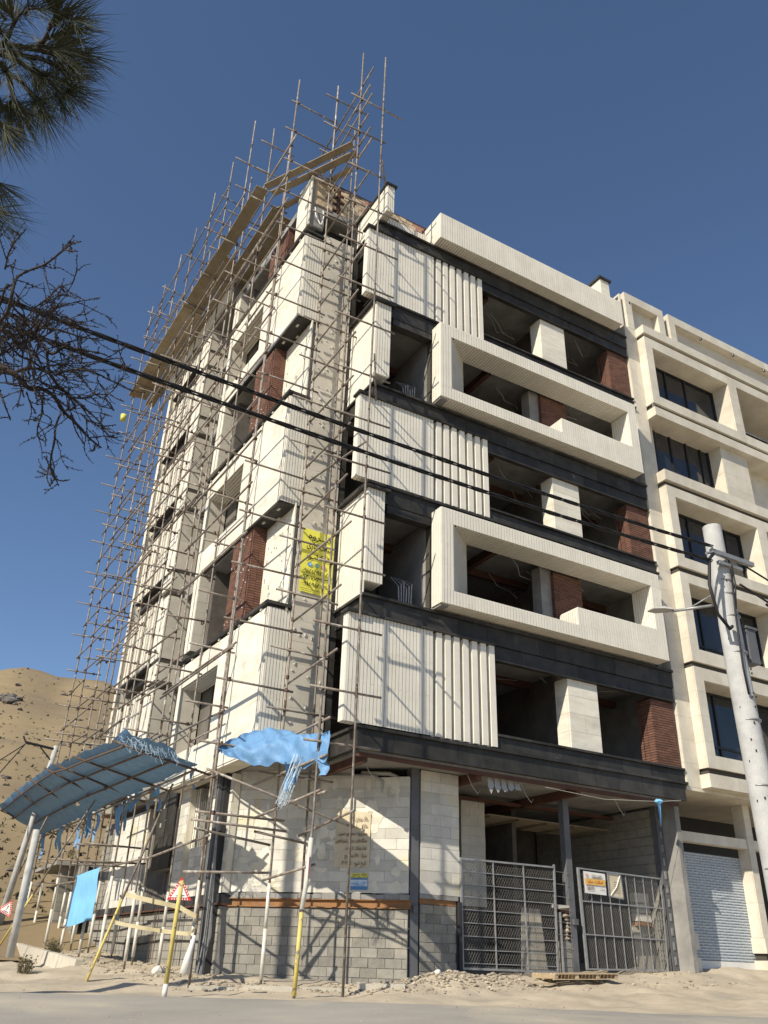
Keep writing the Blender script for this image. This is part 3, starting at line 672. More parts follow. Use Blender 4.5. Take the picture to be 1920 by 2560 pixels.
# under the first floor slab
bx('slab_soffit', 'conc', BLD, .15, 10.7, .15, 12, 6.12, 6.18)
b = MB(); b.prism([(-1.3,1.75),(.2,1.75),(.2,12),(-1.3,12)], 6.10, 6.18); obj('slab_soffit', b, 'conc', BLD)
for a in ((.12, 10.7, .13, .22, 6.02, 6.115), (.3, .42, .23, 6, 5.92, 6.115), (3.6, 3.75, .23, 6, 5.9, 6.115), (6.9, 7.05, .23, 6, 5.9, 6.115), (.3, 10.5, 2.6, 2.75, 5.9, 5.98)): bx('soffit_beam', 'redsteel', BLD, *a)
b = MB()
for p in ([tuple((a_[0]+.55, a_[1]+.55, a_[2]) for a_ in q_) for q_ in ([(-.9,2.6,5.98),(.1,1.6,5.93),(.75,.95,5.90),(.95,.8,5.78),(1.0,.85,5.2)], [(-.6,2.9,5.9),(.3,2.0,5.86),(1.0,1.25,5.84),(1.15,1.1,5.7),(1.2,1.2,5.1)], [(.55,1.2,6.0),(1.1,.72,5.97),(1.3,.55,5.85),(1.33,.5,5.4)], [(-.2,2.6,5.95),(-.25,2.2,5.92),(-.3,1.95,5.8),(-.3,2.0,5.3)])]):
    q = []
    for a, c in zip(p, p[1:]): q += [tuple(a[i]+(c[i]-a[i])*t for i in range(3)) for t in (0, .5)]
    b.tube(q+[p[-1]], .055, 8)
obj('drain_pipes', b, 'pvc', BLD, smooth=True)
b = MB()
for x_, y_ in ((.35,.35),(3.4,.4),(5.2,.5),(8.4,.4)): b.tube([(x_,y_,6.1),(x_+.15,y_-.05,5.75),(x_+.35,y_,5.6),(x_+.5,y_+.1,5.72)], .008, 3)
for i in range(5):
    x_ = 4.0+.22*i; b.add([(x_, .3, 6.1), (x_+.10, .32, 6.1), (x_+.16, .25, 5.85-.05*(i % 3)), (x_+.02, .2, 5.6+.05*i), (x_-.05, .24, 5.8)], [(0,1,2,3,4)])
obj('hanging_shreds', b, 'pvc', BLD, kind='stuff')
# garage bays behind the gates
bx('ramp_floor', 'conc', BLD, 2.9, 10.6, .3, 12, 1.0, 1.30)
bx('inner_wall', 'dconc', BLD, 3.0, 10.7, 6.6, 6.75, 1.3, 6.1); bx('inner_wall', 'dconc', BLD, 3.38, 3.48, 1.12, 6.6, 1.3, 6.1); bx('inner_wall', 'dconc', BLD, 7.3, 7.45, 3.6, 6.6, 1.3, 6.1)
block_wall('inner_block_pier', BLD, 5.03, 5.86, 3.2, 6.05, .60, .25, 'aac', None, yf=3.0, gap=.005, jit=.003, mortar='plaster')
bx('inner_block_pier_base', 'dconc', BLD, 3.6, 5.86, 3.05, 3.3, 1.3, 3.2); bx('inner_wall', 'dconc', BLD, 3.5, 5.02, 3.6, 3.7, 1.3, 6.1)
block_wall('party_block_wall', BLD, 1.1, 6.4, 1.3, 6.05, .60, .25, 'gblock', None, depth=.15, yf=10.55, swap=True, jit=.006)
b = MB()
for i in range(14):
    b.box(5.9, 10.5, 2.9+i*.13, 2.93+i*.13, 5.62, 5.65)
for i in range(5): b.box(6.0+i*1.05, 6.04+i*1.05, 2.9, 4.7, 5.57, 5.615)
obj('ceiling_batten', b, 'plank', BLD)
# formwork boards leaning inside the gates
for i, (x_, w_, a) in enumerate(((5.60,.30,.28),(5.90,.28,.18),(6.18,.30,.08))):
    b = MB(lambda X_, Y_, Z_: (X_, Y_+.85, Z_)); b.add([(x_, .42, 1.3),(x_+w_, .42, 1.3),(x_+w_+a, .75, 3.15),(x_+a+.06, .75, 3.15),(x_, .45, 1.3),(x_+w_, .45, 1.3),(x_+w_+a, .78, 3.15),(x_+a+.06, .78, 3.15)], [(0,1,2,3),(7,6,5,4),(0,4,5,1),(1,5,6,2),(2,6,7,3),(3,7,4,0)]); obj('leaning_board', b, 'ply', BLD)
for i, (x_, w_, a) in enumerate(((9.6,.33,.25),(9.95,.3,.12),(10.25,.25,.02))):
    b = MB(lambda X_, Y_, Z_: (X_, Y_+.85, Z_)); b.add([(x_, .4, 1.3),(x_+w_, .4, 1.3),(x_+w_+a, .8, 3.0+.1*i),(x_+a+.04, .8, 3.0+.1*i),(x_, .43, 1.3),(x_+w_, .43, 1.3),(x_+w_+a, .83, 3.0+.1*i),(x_+a+.04, .83, 3.0+.1*i)], [(0,1,2,3),(7,6,5,4),(0,4,5,1),(1,5,6,2),(2,6,7,3),(3,7,4,0)]); obj('leaning_board', b, 'ply', BLD)
for z_, h_, m_ in ((3.02,.22,'aac'),(3.25,.25,'aac'),(3.51,.25,'aac'),(2.9,.11,'orsteel')): piece('stub_wall_block', m_, BLD, 9.95, 10.5, 1.5, 1.7, z_, z_+h_-.012, c=.02)
# narrow block pier and broken blocks between the gates
for j in range(5): piece('block', 'gblock', BLD, 6.70, 6.96, .92, 1.12, 1.4+j*.2+.004, 1.4+(j+1)*.2-.008, c=.006)
piece('pier_cap', 'redsteel', BLD, 6.68, 6.97, .94, 1.09, 3.06, 3.16); piece('pier_cap', 'aac', BLD, 6.56, 6.97, .90, 1.12, 3.165, 3.25, c=.03)
for i in range(7): b = MB(); rock(b, 6.90+random.uniform(-.07,.05), .98, 2.45+i*.09, random.uniform(.06,.11)); obj('broken_block', b, 'rubble', BLD)
piece('pier_flange', 'galv', BLD, 6.60, 6.64, .86, .96, 1.5, 3.05)

# ------------------------------------------------------------------ ground floor along the left side
block_wall('white_block_wall', BLD, 4.05, 5.40, 3.16, 6.04, .60, .25, 'aac', TL, yf=-1.33, swap=True, gap=.006, jit=.004, mortar='plaster')
block_wall('white_block_wall', BLD, 5.40, 6.70, 3.16, 4.40, .60, .25, 'aac', TL, yf=-1.33, swap=True, gap=.006, jit=.004, mortar='plaster')
block_wall('white_block_wall', BLD, 7.06, 7.90, 3.16, 6.04, .60, .25, 'aac', TL, yf=-1.40, depth=.5, swap=True, gap=.006, jit=.004, mortar='plaster')
bx('pier_side', 'plaster', BLD, -1.39, -.9, 7.02, 7.059, 3.16, 6.04, TL); bx('window_jamb', 'plaster', BLD, -1.20, -.9, 6.705, 7.018, 3.16, 6.04, TL)
block_wall('shuttered_wall', BLD, 7.9, 11.4, 3.16, 6.04, 3.0, .17, 'conc', TL, yf=-.92, swap=True, gap=.010, jit=.006)
block_wall('white_block_wall', BLD, 11.4, 15.2, 3.16, 6.04, .60, .25, 'aac', TL, yf=-1.14, swap=True, gap=.006, jit=.004, mortar='plaster')
block_wall('grey_block_wall', BLD, 15.2, 16.6, 3.16, 6.04, .40, .2, 'gblock', TL, yf=-1.14, swap=True)
bx('lower_lintel', 'dsteel', BLD, -1.38, -.9, 4.05, 16.6, 2.93, 3.13, TL); bx('lintel_flange', 'redsteel', BLD, -1.42, -.9, 4.05, 16.6, 2.89, 2.928, TL)
block_wall('grey_block_wall', BLD, 4.1, 16.6, 1.10, 2.87, .40, .205, 'gblock', TL, yf=-1.30, swap=True)
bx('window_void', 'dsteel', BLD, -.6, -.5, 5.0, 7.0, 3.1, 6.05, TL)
b = MB(TL)
for i in range(9): b.tube([(-1.34, 5.45+i*.15, 4.41), (-1.34, 5.45+i*.15, 6.04)], .008, 4)
for z_ in (4.6, 5.2, 5.8): b.tube([(-1.34, 5.4, z_), (-1.34, 6.7, z_)], .008, 4)
obj('window_bars', b, 'wire', BLD)
for s_, z0_, z1_ in ((5.1,1.6,3.0),(7.9,1.5,3.0),(8.1,1.5,3.1),(8.3,1.5,3.0),(11.5,1.7,3.0),(6.2,1.4,2.8),(6.35,1.4,2.9)):
    b = MB(TL); b.tube([(-1.42, s_+.45, z0_), (-1.39, s_+.45+random.uniform(-.1,.1), z1_)], .010, 4); obj('starter_bar', b, 'rust', BLD)
b = MB(TL); b.tube([(-1.34, 4.2, 2.08), (-1.33, 8, 2.16), (-1.34, 10, 2.05), (-1.33, 15, 2.2)], .02, 5)
obj('conduit', b, 'dsteel', BLD)
# ------------------------------------------------------------------ neighbouring finished building
NB = thing('neighbouring_building', 'finished cream stone apartment building with dark windows and a roller shutter, at the right', 'building', (18, 6, 1.8))
n_ = 'nbeige'
def slabs_front(parent, x0, x1, yf, yb, z0, z1, w_=1.0, h_=.6, m=n_, name='stone_slab'):
    tiles_y(name, m, parent, x0, x1, yf, yb, z0, z1, w_, h_, gap=.004, stag=True, jit=.001)
bx('body', 'dconc', NB, 11.1, 26, 3.6, 18, 1.8, 24.1); bx('flank_wall', n_, NB, 11.03, 11.09, .06, 18, 6.6, 25.8)
Pw = bx('pilaster', n_, NB, 11.06, 11.66, .05, .5, 6.62, 24.0); slabs_front(Pw, 11.05, 11.62, .0, .048, 6.6, 24.1, .6, .7); tiles_x('stone_slab', n_, Pw, 11.02, 11.058, .0, .5, 6.6, 24.1, .5, .7)
def frame_bay(x0, x1, z0, z1, wx0, wx1, w0, w1, yf=-.36, yb=.45, win=True, mull=(.02, .27, .30, .55, .78, .98), transom=None):
    Fm = bx('window_bay', n_, NB, x0+.01, wx0-.01, yf+.05, yb, z0+.01, z1-.01)
    bx('bay_core', n_, Fm, wx1+.01, x1-.01, yf+.05, yb, z0+.01, z1-.01); bx('bay_core', n_, Fm, wx0-.009, wx1+.009, yf+.05, yb, z0+.01, w0-.01); bx('bay_core', n_, Fm, wx0-.009, wx1+.009, yf+.05, yb, w1+.01, z1-.01)
    slabs_front(Fm, x0, wx0, yf, yf+.048, z0, z1, .6, .8); slabs_front(Fm, wx1, x1, yf, yf+.048, z0, z1, .6, .8)
    slabs_front(Fm, wx0, wx1, yf, yf+.048, z0, w0, 1.1, .5); slabs_front(Fm, wx0, wx1, yf, yf+.048, w1, z1, 1.1, .5)
    tiles_x('stone_slab', n_, Fm, x0, x0+.009, yf+.049, .0, z0, z1, .5, .8)
    bx('reveal', n_, Fm, wx1-.02, wx1+.009, yf+.049, yb, w0, w1); bx('soffit_stone', n_, Fm, wx0, wx1-.021, yf+.049, yb, w1-.02, w1+.009); bx('sill_stone', n_, Fm, wx0, wx1-.021, yf+.049, yb, w0-.009, w0+.015)
    bx('reveal', n_, Fm, wx0-.009, wx0+.01, yf+.049, yb, w0+.016, w1-.021)
    window(wx0+.01, wx1-.02, w0+.015, w1-.02, yb-.02, mull, transom)
def window(x0, x1, z0, z1, y, mull, transom=None):
    Wf = bx('window', 'glass', NB, x0+.02, x1-.02, y+.03, y+.05, z0+.02, z1-.02)
    L_ = x1-x0
    bx('window_frame', 'wframe', Wf, x0, x1, y-.03, y+.06, z0, z0+.09); bx('window_frame', 'wframe', Wf, x0, x1, y-.03, y+.06, z1-.07, z1)
    for t in (0, 1): bx('window_frame', 'wframe', Wf, x0+t*(L_-.07), x0+.07+t*(L_-.07), y-.028, y+.06, z0+.091, z1-.071)
    for q in mull: bx('mullion', 'wframe', Wf, x0+q*L_-.035, x0+q*L_+.035, y-.02, y+.06, z0+.092, z1-.072)
    if transom: bx('transom', 'wframe', Wf, x0+.07, x1-.07, y-.015, y+.055, z0+transom, z0+transom+.07)
    for q in mull[1:-1]: bx('curtain', 'swhite', Wf, x0+q*L_+.06, x0+q*L_+.14, y+.0515, y+.08, z0+.12, z0+.12+(z1-z0)*.42)
MU = (.26, .52, .76)
frame_bay(11.62, 16.76, 20.41, 23.57, 12.0, 16.25, 20.81, 23.13, mull=(.03, .08, .34, .60))
frame_bay(11.62, 16.76, 13.75, 16.87, 12.0, 16.25, 14.13, 16.48, mull=(.10, .33, .56, .80), transom=.5)
frame_bay(11.62, 16.76, 10.45, 13.54, 12.0, 16.25, 10.89, 13.19, mull=(.08, .30, .55, .8), transom=.5)
frame_bay(11.62, 16.76, 7.16, 10.28, 12.0, 16.25, 7.55, 9.87, mull=(.08, .30, .55, .8), transom=.5)
# plain storey between the frames, window set straight in the wall
slabs_front(NB, 11.62, 12.1, .30, .5, 17.5, 19.83, .5, .6); Pl = bx('plain_bay', n_, NB, 15.3, 16.76, -.1, .5, 17.5, 19.83)
tiles_y('stone_slab', n_, Pl, 15.3, 16.76, -.15, -.101, 17.5, 19.83, .75, .6, gap=.004); tiles_x('stone_slab', n_, Pl, 15.26, 15.299, -.15, .5, 17.5, 19.83, .6, .6)
window(12.1, 15.26, 17.55, 20.1, .42, (.06, .33, .6, .85), .0+.45)
# cornice slabs and the dark gaps between the boxes
for z0, z1, y in ((23.72, 24.11, -.40), (19.83, 20.2, -.40), (17.07, 17.49, -.40), (6.6, 6.99, -.36)):
    xs_ = 11.60
    while xs_ < 25: piece('cornice_stone', n_, NB, xs_+.002, xs_+1.2-.002, y, .6, z0, z1, c=.001); xs_ += 1.2
for z0, z1 in ((23.57, 23.72), (20.2, 20.41), (16.87, 17.07), (13.54, 13.75), (10.28, 10.45), (6.99, 7.16)): bx('shadow_gap', 'joint', NB, 11.70, 25, -.26, .5, z0-.005, z1+.005)
bx('gap_stub', 'galv', NB, 11.63, 11.74, -.30, -.26, 20.22, 20.40)
# next bay: deep balcony recess with windows at the back, mostly outside the frame
for z0, z1 in ((20.41, 23.57), (13.75, 16.87), (10.45, 13.54), (7.16, 10.28)):
    bx('balcony_sill', n_, NB, 16.765, 25, -.36, 1.6, z0, z0+.4); bx('balcony_head', n_, NB, 16.765, 25, -.36, 1.6, z1-.4, z1); bx('balcony_back', n_, NB, 16.765, 25, 1.62, 1.8, z0+.4, z1-.4)
    window(17.6, 21.0, z0+.5, z1-.6, 1.52, (.25, .5, .75)); bx('balcony_pier', n_, NB, 21.5, 22.1, -.36, 1.6, z0+.4, z1-.4)
bx('balcony_back', n_, NB, 16.765, 25, .5, 1.8, 17.5, 19.83)
# parapet with two sunk panels
Pp = bx('parapet', n_, NB, 11.25, 25, .30, .5, 24.11, 25.9)
for a, c in ((11.25, 13.41), (13.71, 25.0)):
    slabs_front(Pp, a, c, .0, .298, 25.55, 25.95, 1.2, .4, name='parapet_stone')
    slabs_front(Pp, a, a+.35, .0, .298, 24.11, 25.55, .5, .72, name='parapet_stone'); slabs_front(Pp, c-.34, c, .0, .298, 24.11, 25.55, .5, .72, name='parapet_stone')
bx('parapet_stone', n_, Pp, 13.42, 13.70, .2, .298, 24.11, 25.8)
b = MB()
for x_ in (11.5, 15.6, 17.6, 19.6, 21.6, 23.6): b.tube([(x_, .02, 25.52), (x_, .02, 25.42)], .05, 8)
obj('soffit_spotlight', b, 'wframe', Pp)
# ground floor: soffit, pillars, lintel, roller shutter
bx('soffit', n_, NB, 10.98, 25, .0, 3.5, 6.5, 6.595)
for x_ in (10.98, 14.14, 17.8):
    Pl = bx('pillar', n_, NB, x_+.03, x_+.26, .72, 1.1, 2.77, 6.5); slabs_front(Pl, x_, x_+.29, .68, .718, 2.77, 6.5, .5, .95); tiles_x('stone_slab', n_, Pl, x_, x_+.029, .72, 1.1, 2.77, 6.5, .5, .95)
    piece('pillar_plinth', n_, Pl, x_-.05, x_+.33, .60, 1.15, 2.36, 2.765); bx('plinth_gap', 'joint', Pl, x_+.03, x_+.26, .72, 1.1, 2.17, 2.359); piece('pillar_plinth', n_, Pl, x_-.04, x_+.33, .61, 1.15, 1.75, 2.17)
slabs_front(NB, 11.275, 14.135, .72, 1.0, 5.2, 5.48, 1.0, .26, name='lintel_stone'); slabs_front(NB, 14.44, 17.79, .72, 1.0, 5.2, 5.48, 1.0, .26, name='lintel_stone')
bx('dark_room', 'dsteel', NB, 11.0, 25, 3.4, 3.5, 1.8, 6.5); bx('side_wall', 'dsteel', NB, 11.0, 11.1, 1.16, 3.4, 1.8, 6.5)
MT['slat'] = mat('printed_shutter_slat', (.52, .56, .58), (.47, .51, .54), 2, .45, rnd=.05)
def shutter_print():
    m = MT['slat']; n = m.node_tree.nodes; l = m.node_tree.links; bs = n['Principled BSDF']; src = bs.inputs['Base Color'].links[0].from_socket
    g = n.new('ShaderNodeNewGeometry'); mp = n.new('ShaderNodeMapping'); mp.inputs['Rotation'].default_value = (math.radians(-90), 0, 0); l.new(g.outputs['Position'], mp.inputs[0])
    br = n.new('ShaderNodeTexBrick'); br.inputs['Scale'].default_value = 1.0; br.inputs['Brick Width'].default_value = .28; br.inputs['Row Height'].default_value = .075; br.inputs['Mortar Size'].default_value = .022; br.inputs['Mortar Smooth'].default_value = .35
    br.inputs['Color1'].default_value = (1,1,1,1); br.inputs['Color2'].default_value = (.8,.8,.8,1); br.inputs['Mortar'].default_value = (0,0,0,1)
    l.new(mp.outputs[0], br.inputs['Vector'])
    ns = n.new('ShaderNodeTexNoise'); ns.inputs['Scale'].default_value = 42; ns.inputs['Detail'].default_value = 1; l.new(g.outputs['Position'], ns.inputs['Vector'])
    mr = n.new('ShaderNodeMapRange'); mr.inputs[1].default_value = .36; mr.inputs[2].default_value = .56; l.new(ns.outputs[0], mr.inputs[0])
    mu = n.new('ShaderNodeMath'); mu.operation = 'MULTIPLY'; l.new(mr.outputs[0], mu.inputs[0]); l.new(br.outputs['Color'], mu.inputs[1])
    mx = n.new('ShaderNodeMix'); mx.data_type = 'RGBA'; mx.inputs[7].default_value = (.17, .21, .26, 1); l.new(mu.outputs[0], mx.inputs[0]); l.new(src, mx.inputs[6]); l.new(mx.outputs[2], bs.inputs['Base Color'])
shutter_print()
Sh = bx('roller_shutter', 'joint', NB, 11.12, 14.6, 1.13,1.18, 2.0, 5.0)
z = 2.12
bx('shutter_bar', 'swhite', Sh, 11.12, 14.6, 1.07, 1.125, 1.9, 2.11)
while z < 4.95:
    b = MB(); b.add([(11.12,1.115,z),(14.6,1.115,z),(14.6,1.095,z+.02),(11.12,1.095,z+.02),(14.6,1.095,z+.055),(11.12,1.095,z+.055),(14.6,1.12,z+.073),(11.12,1.12,z+.073)], [(0,1,2,3),(3,2,4,5),(5,4,6,7)]); obj('shutter_slat', b, 'slat', Sh); z += .075

# ------------------------------------------------------------------ scaffolding
SF = thing('scaffolding', 'tall rusty tube scaffolding wrapped round the left side and corner of the unfinished building', 'scaffolding', (-2.8, 4, 1.3))
TR = .0285
coup = MB()
def coupler(p):
    x, y, z = p; s = .045
    a = random.uniform(0, 1.5)
    c, q = math.cos(a)*s, math.sin(a)*s
    coup.add([(x-c, y-q, z-.045), (x+q, y-c, z-.045), (x+c, y+q, z-.045), (x-q, y+c, z-.045), (x-c, y-q, z+.045), (x+q, y-c, z+.045), (x+c, y+q, z+.045), (x-q, y+c, z+.045)], [(0,3,2,1),(4,5,6,7),(0,1,5,4),(1,2,6,5),(2,3,7,6),(3,0,4,7)])
    coup.add([(x+c*1.1, y+q*1.1, z-.015), (x+c*2, y+q*2, z-.015), (x+c*2, y+q*2, z+.015), (x+c*1.1, y+q*1.1, z+.015), (x+c*1.1, y+q*1.1+.02, z), (x+c*2, y+q*2+.02, z)], [(0,1,2,3),(0,1,5,4),(3,2,5,4)])
def tube(name, pts, r=TR, m='tube', n=7):
    b = MB(); P = [Vector(p) for p in pts]
    if len(P) == 2 and (P[1]-P[0]).length > 2.5:       # tubes are never perfectly straight
        d = P[1]-P[0]; off = Vector((random.uniform(-1,1), random.uniform(-1,1), random.uniform(-.4,.1)))*.0035*d.length
        P = [P[0], P[0]+d*.33+off*.8, P[0]+d*.66+off, P[1]]
    b.tube(P, r, n); return obj(name, b, m, SF, smooth=True)
def Lw(s_, off, z): return T_left(-off, s_, z)
outer = [(1.35, 30.2), (3.55, 30.6), (5.9, 33.0), (8.3, 32.9), (10.4, 33.0), (12.7, 32.8), (14.9, 32.9), (17.2, 32.7), (19.15, 32.7)]
inner = [(3.4, 30.1), (5.5, 32.6), (7.65, 31.8), (9.65, 30.9), (12.2, 31.2), (14.4, 30.8), (16.6, 31.0)]
OO, IO = 2.90, 2.18
def pole(x, y, top, sl=True, lean=(0, 0)):
    g = ground_z(x, y)-.03; z = g; parts = []
    b = MB(); zs = [g]; 
    while zs[-1] < top: zs.append(min(top, zs[-1]+6.0))
    pts = []
    for i, zz in enumerate(zs):
        t = (zz-g)/(top-g); pts.append((x+lean[0]*t+random.uniform(-.018,.018)*(0 < i), y+lean[1]*t+random.uniform(-.018,.018)*(0 < i), zz))
    b.tube(pts, TR, 7); o = obj('standard', b, 'tube', SF, smooth=True)
    for p in pts[1:-1]: bb = MB(); bb.tube([(p[0], p[1], p[2]-.12), (p[0], p[1], p[2]+.12)], .031, 7); coup.add(bb.v, bb.f)
    if sl:
        h = random.uniform(1.7, 2.2); b = MB(); b.tube([(x, y, g+.02+random.uniform(0,.2)), (x, y, g+h*.55)], .046, 8); b.tube([(x, y, g+h*.55+.004), (x, y, g+h)], .043, 8); obj('plastic_sleeve', b, 'sleeve', SF, smooth=True)
for s_, t in outer[1:] if False else outer:
    if s_ == 3.55: continue
    x, y, _ = Lw(s_, OO, 0); pole(x, y, t, sl=s_ > 2)
for s_, t in inner: x, y, _ = Lw(s_, IO, 0); pole(x, y, t)
pole(-1.4, 1.2, 30.9); pole(-.60, 1.2, 29.0, sl=False); pole(-.60, -1.0, 30.4, sl=False)
# the crooked corner standard: its bottom length leans
b = MB(); b.tube([(-1.66, -1.05, 1.08), (-1.60, -1.0, 2.4), (-1.50, -.93, 3.2), (-1.42, -.88, 4.4), (-1.4, -.86, 12), (-1.4, -.86, 20), (-1.42, -.84, 30.2)], TR, 7); obj('standard', b, 'tube', SF, smooth=True)
b = MB(); b.tube([(-1.66, -1.05, 1.12), (-1.60, -1.0, 2.55)], .045, 8); obj('yellow_sleeve', b, 'yel', SF, smooth=True)
b = MB(); b.tube([(-1.597, -.998, 2.6), (-1.49, -.93, 3.25), (-1.45, -.90, 3.95)], .05, 8); obj('plastic_sleeve', b, 'sleeve', SF, smooth=True)
jit = lambda a: random.uniform(-a, a)
# ledgers along the outer row, lift by lift; they overlap past the couplers like real ones
so_ = [s_ for s_, t in outer if s_ != 3.55]
for i, (a, c) in enumerate(zip(so_, so_[1:])):
    z = 5.80 + .06*i; top = min(32.0, 28.6+1.2*i)
    step = 1.52
    zz = 12.93 + .21*(i % 3) - step*5
    while zz < top:
        if zz > 5.4:
            a_, c_ = a-random.choice([.25, .35, 2.3 if i > 1 else .3]), c+.12+random.uniform(0, .3)
            if random.random() < .86:
                dz = jit(.07); tube('ledger', [Lw(a_, OO+.05, zz+dz), Lw(c_, OO+.05, zz+dz+jit(.12))]); coupler(Lw(a, OO+.02, zz+dz)); coupler(Lw(c, OO+.02, zz+dz))
        zz += step
si_ = [s_ for s_, t in inner]
for i, (a, c) in enumerate(zip(si_, si_[1:])):
    zz = 7.0 + .3*(i % 2)
    while zz < 29:
        if random.random() < .50:
            tube('ledger', [Lw(a-.3, IO-.05, zz), Lw(c+random.uniform(.1,.5), IO-.05, zz+jit(.1))]); coupler(Lw(a, IO-.02, zz)); coupler(Lw(c, IO-.02, zz))
        zz += 3.04
# transoms square to the wall
for i, s_ in enumerate(so_[1:]):
    zz = 7.55+.17*(i % 4); step = 1.52
    while zz < 31.0:
        if random.random() < .92:
            o1 = 3.1+random.uniform(0, .55); o2 = random.choice([1.98, 2.02, 1.7, 1.45]) if s_ > 8 and s_ < 15.5 else 1.98
            if s_ > 15.6: o2 = random.uniform(.8, 2.0)
            ss = s_-.05+jit(.02); tube('transom', [Lw(ss, o1, zz+jit(.03)), Lw(ss+jit(.1), o2, zz+jit(.08))]); coupler(Lw(ss, OO, zz)); coupler(Lw(ss, IO, zz))
        zz += step+jit(.05)
for s_ in (3.4,):
    zz = 7.5
    while zz < 29.5: tube('transom', [Lw(s_, 3.15+random.uniform(0,.3), zz), Lw(s_, 1.98, zz+jit(.05))]); coupler(Lw(s_, IO, zz)); zz += 1.52
zz = 6.05
for s_a, s_b in ((1.35, 5.9),):
    z_ = 5.33
    while z_ < 29.5:
        tube('ledger', [Lw(.95+jit(.1), OO+.05, z_), Lw(6.1, OO+.05, z_+jit(.06))]); coupler(Lw(1.35, OO, z_)); z_ += 3.04
# corner bay between the four corner standards
for i in range(17):
    z = 4.55 + 1.52*i
    tube('transom', [(-3.25+jit(.15), 1.25, z), (-1.15+jit(.1), 1.25, z+jit(.05))]); coupler((-2.88, 1.2, z)); coupler((-1.4, 1.2, z))
    z = 5.55 + 1.53*i
    tube('transom', [(-1.95+jit(.1), 1.15, z), (random.choice([-.35, -.15, .0]) if z > 7 else .0, 1.15, z+jit(.05))]); coupler((-1.4, 1.2, z)); coupler((-.6, 1.2, z))
for z in (5.93, 7.10, 8.65, 10.2, 11.68, 13.19, 14.65, 16.15, 18.0, 19.34, 20.95, 22.6, 24.2, 25.9, 27.6):
    z += jit(.02); tube('transom', [(-1.78+jit(.12), -.93, z), (random.choice([.02, .06, .12]) if z < 20 else random.choice([-.45, .15]), -.97, z+jit(.03))]); coupler((-1.4, -.88, z)); coupler((-.6, -.97, z))
for i in range(16):
    z = 4.85 + 1.53*i
    tube('ledger', [(-1.36, -1.25-random.choice([0, .5, .15]), z+jit(.04)), (-1.36, 1.40+jit(.1), z-.05+jit(.12))]); coupler((-1.4, -.88, z)); coupler((-1.4, 1.2, z))
for z in (27.0, 28.4, 25.3): tube('ledger', [(-1.36, -1.6, z+.1), (-1.36, 2.6, z-.1)]); coupler((-1.4, -.86, z))
tube('brace', [(-.56, -1.05, 16.9), (.9, 1.2, 15.3)]); tube('brace', [(-.58, -1.0, 25.0), (.1, -.2, 24.6)])
tube('ledger', [(-1.35, 1.2, 13.5), (-.62, -.9, 14.0)])
# low tubes at head height and the props of the debris canopy
for z, a, c in ((3.95, 1.1, 9.0), (3.80, 8.6, 15.2)): tube('ledger', [Lw(a, OO+.06, z+.1), Lw((a+c)/2, OO+.06, z-.05), Lw(c, OO+.06, z)]); [coupler(Lw(s_, OO+.03, z)) for s_ in so_ if a < s_ < c]
for z, y_ in ((3.30, 1.12), (4.35, 1.10), (4.2, 1.25)): tube('transom', [(-3.3+jit(.2), y_, z), (-1.2+jit(.3), y_, z+jit(.2))])
tube('transom', [(-3.2, 1.1, 5.45), (-.3, -.4, 4.35)]); tube('transom', [(-1.9, 1.15, 4.25), (-.58, 1.12, 4.1)]); tube('ledger', [(-1.75, 1.6, 4.6), (-1.38, -1.05, 4.9)]); tube('ledger', [(-1.8, 1.9, 5.35), (-1.36, -1.2, 5.6)]); tube('ledger', [(-1.65, 1.0, 3.25), (-1.36, -.95, 3.45)])
tube('ledger', [(-.64, 1.5, 4.3), (-.6, -1.1, 4.55)])
for s_, zz in ((12.7,4.9),(14.9,4.6),(17.2,4.7),(12.7,4.3),(14.9,4.1),(17.2,4.0),(10.4,4.7),(10.4,4.2)): tube('transom', [Lw(s_, 3.2+jit(.2), zz), Lw(s_+jit(.2), 1.3+jit(.3), zz+jit(.1))])
can = [(2.7, 4.72, 6.05), (5.7, 4.9, 6.18), (8.0, 4.85, 6.35), (10.1, 4.74, 6.62), (13.4, 4.55, 6.82), (16.3, 4.45, 6.88), (18.8, 4.66, 6.55)]
for s_, o_, z_ in can: tube('canopy_tube', [Lw(s_, OO-.5, 5.60+(s_-2.7)*.014), Lw(s_, o_+.25, z_+.02)], m='rust')
for f in (0.02, .36, .70, .97):
    tube('canopy_tube', [Lw(s_, OO+f*(o_-OO), 5.72+f*(z_-5.72)-.05) for s_, o_, z_ in can], m='rust' if f > .1 else 'tube')
for s_, o_, z_ in can:
    for f in (.36, .70): coupler(Lw(s_, OO+f*(o_-OO), 5.72+f*(z_-5.72)-.04))
for (a, b_, c_, m_) in (((4.05, 2.95, 5.55), (3.9, 4.4, 2.9), (3.35, 4.45, 1.16), 'yel'), ((10.2, 3.3, 5.9), (12.5, 3.4, 3.0), (13.6, 4.6, 1.75), 'tube'), ((15.6, 3.5, 6.1), (18, 3.9, 3.5), (19.3, 4.1, 2.0), 'tube')):
    tube('canopy_prop', [Lw(*a), Lw(a[0]+(c_[0]-a[0])*.62, a[1]+(c_[1]-a[1])*.62, a[2]+(c_[2]-a[2])*.62)], .028); tube('canopy_prop', [Lw(a[0]+(c_[0]-a[0])*.62, a[1]+(c_[1]-a[1])*.62, a[2]+(c_[2]-a[2])*.62), Lw(*c_)], .031, m='yel')
obj('couplers', coup, 'rust', SF, kind='stuff')

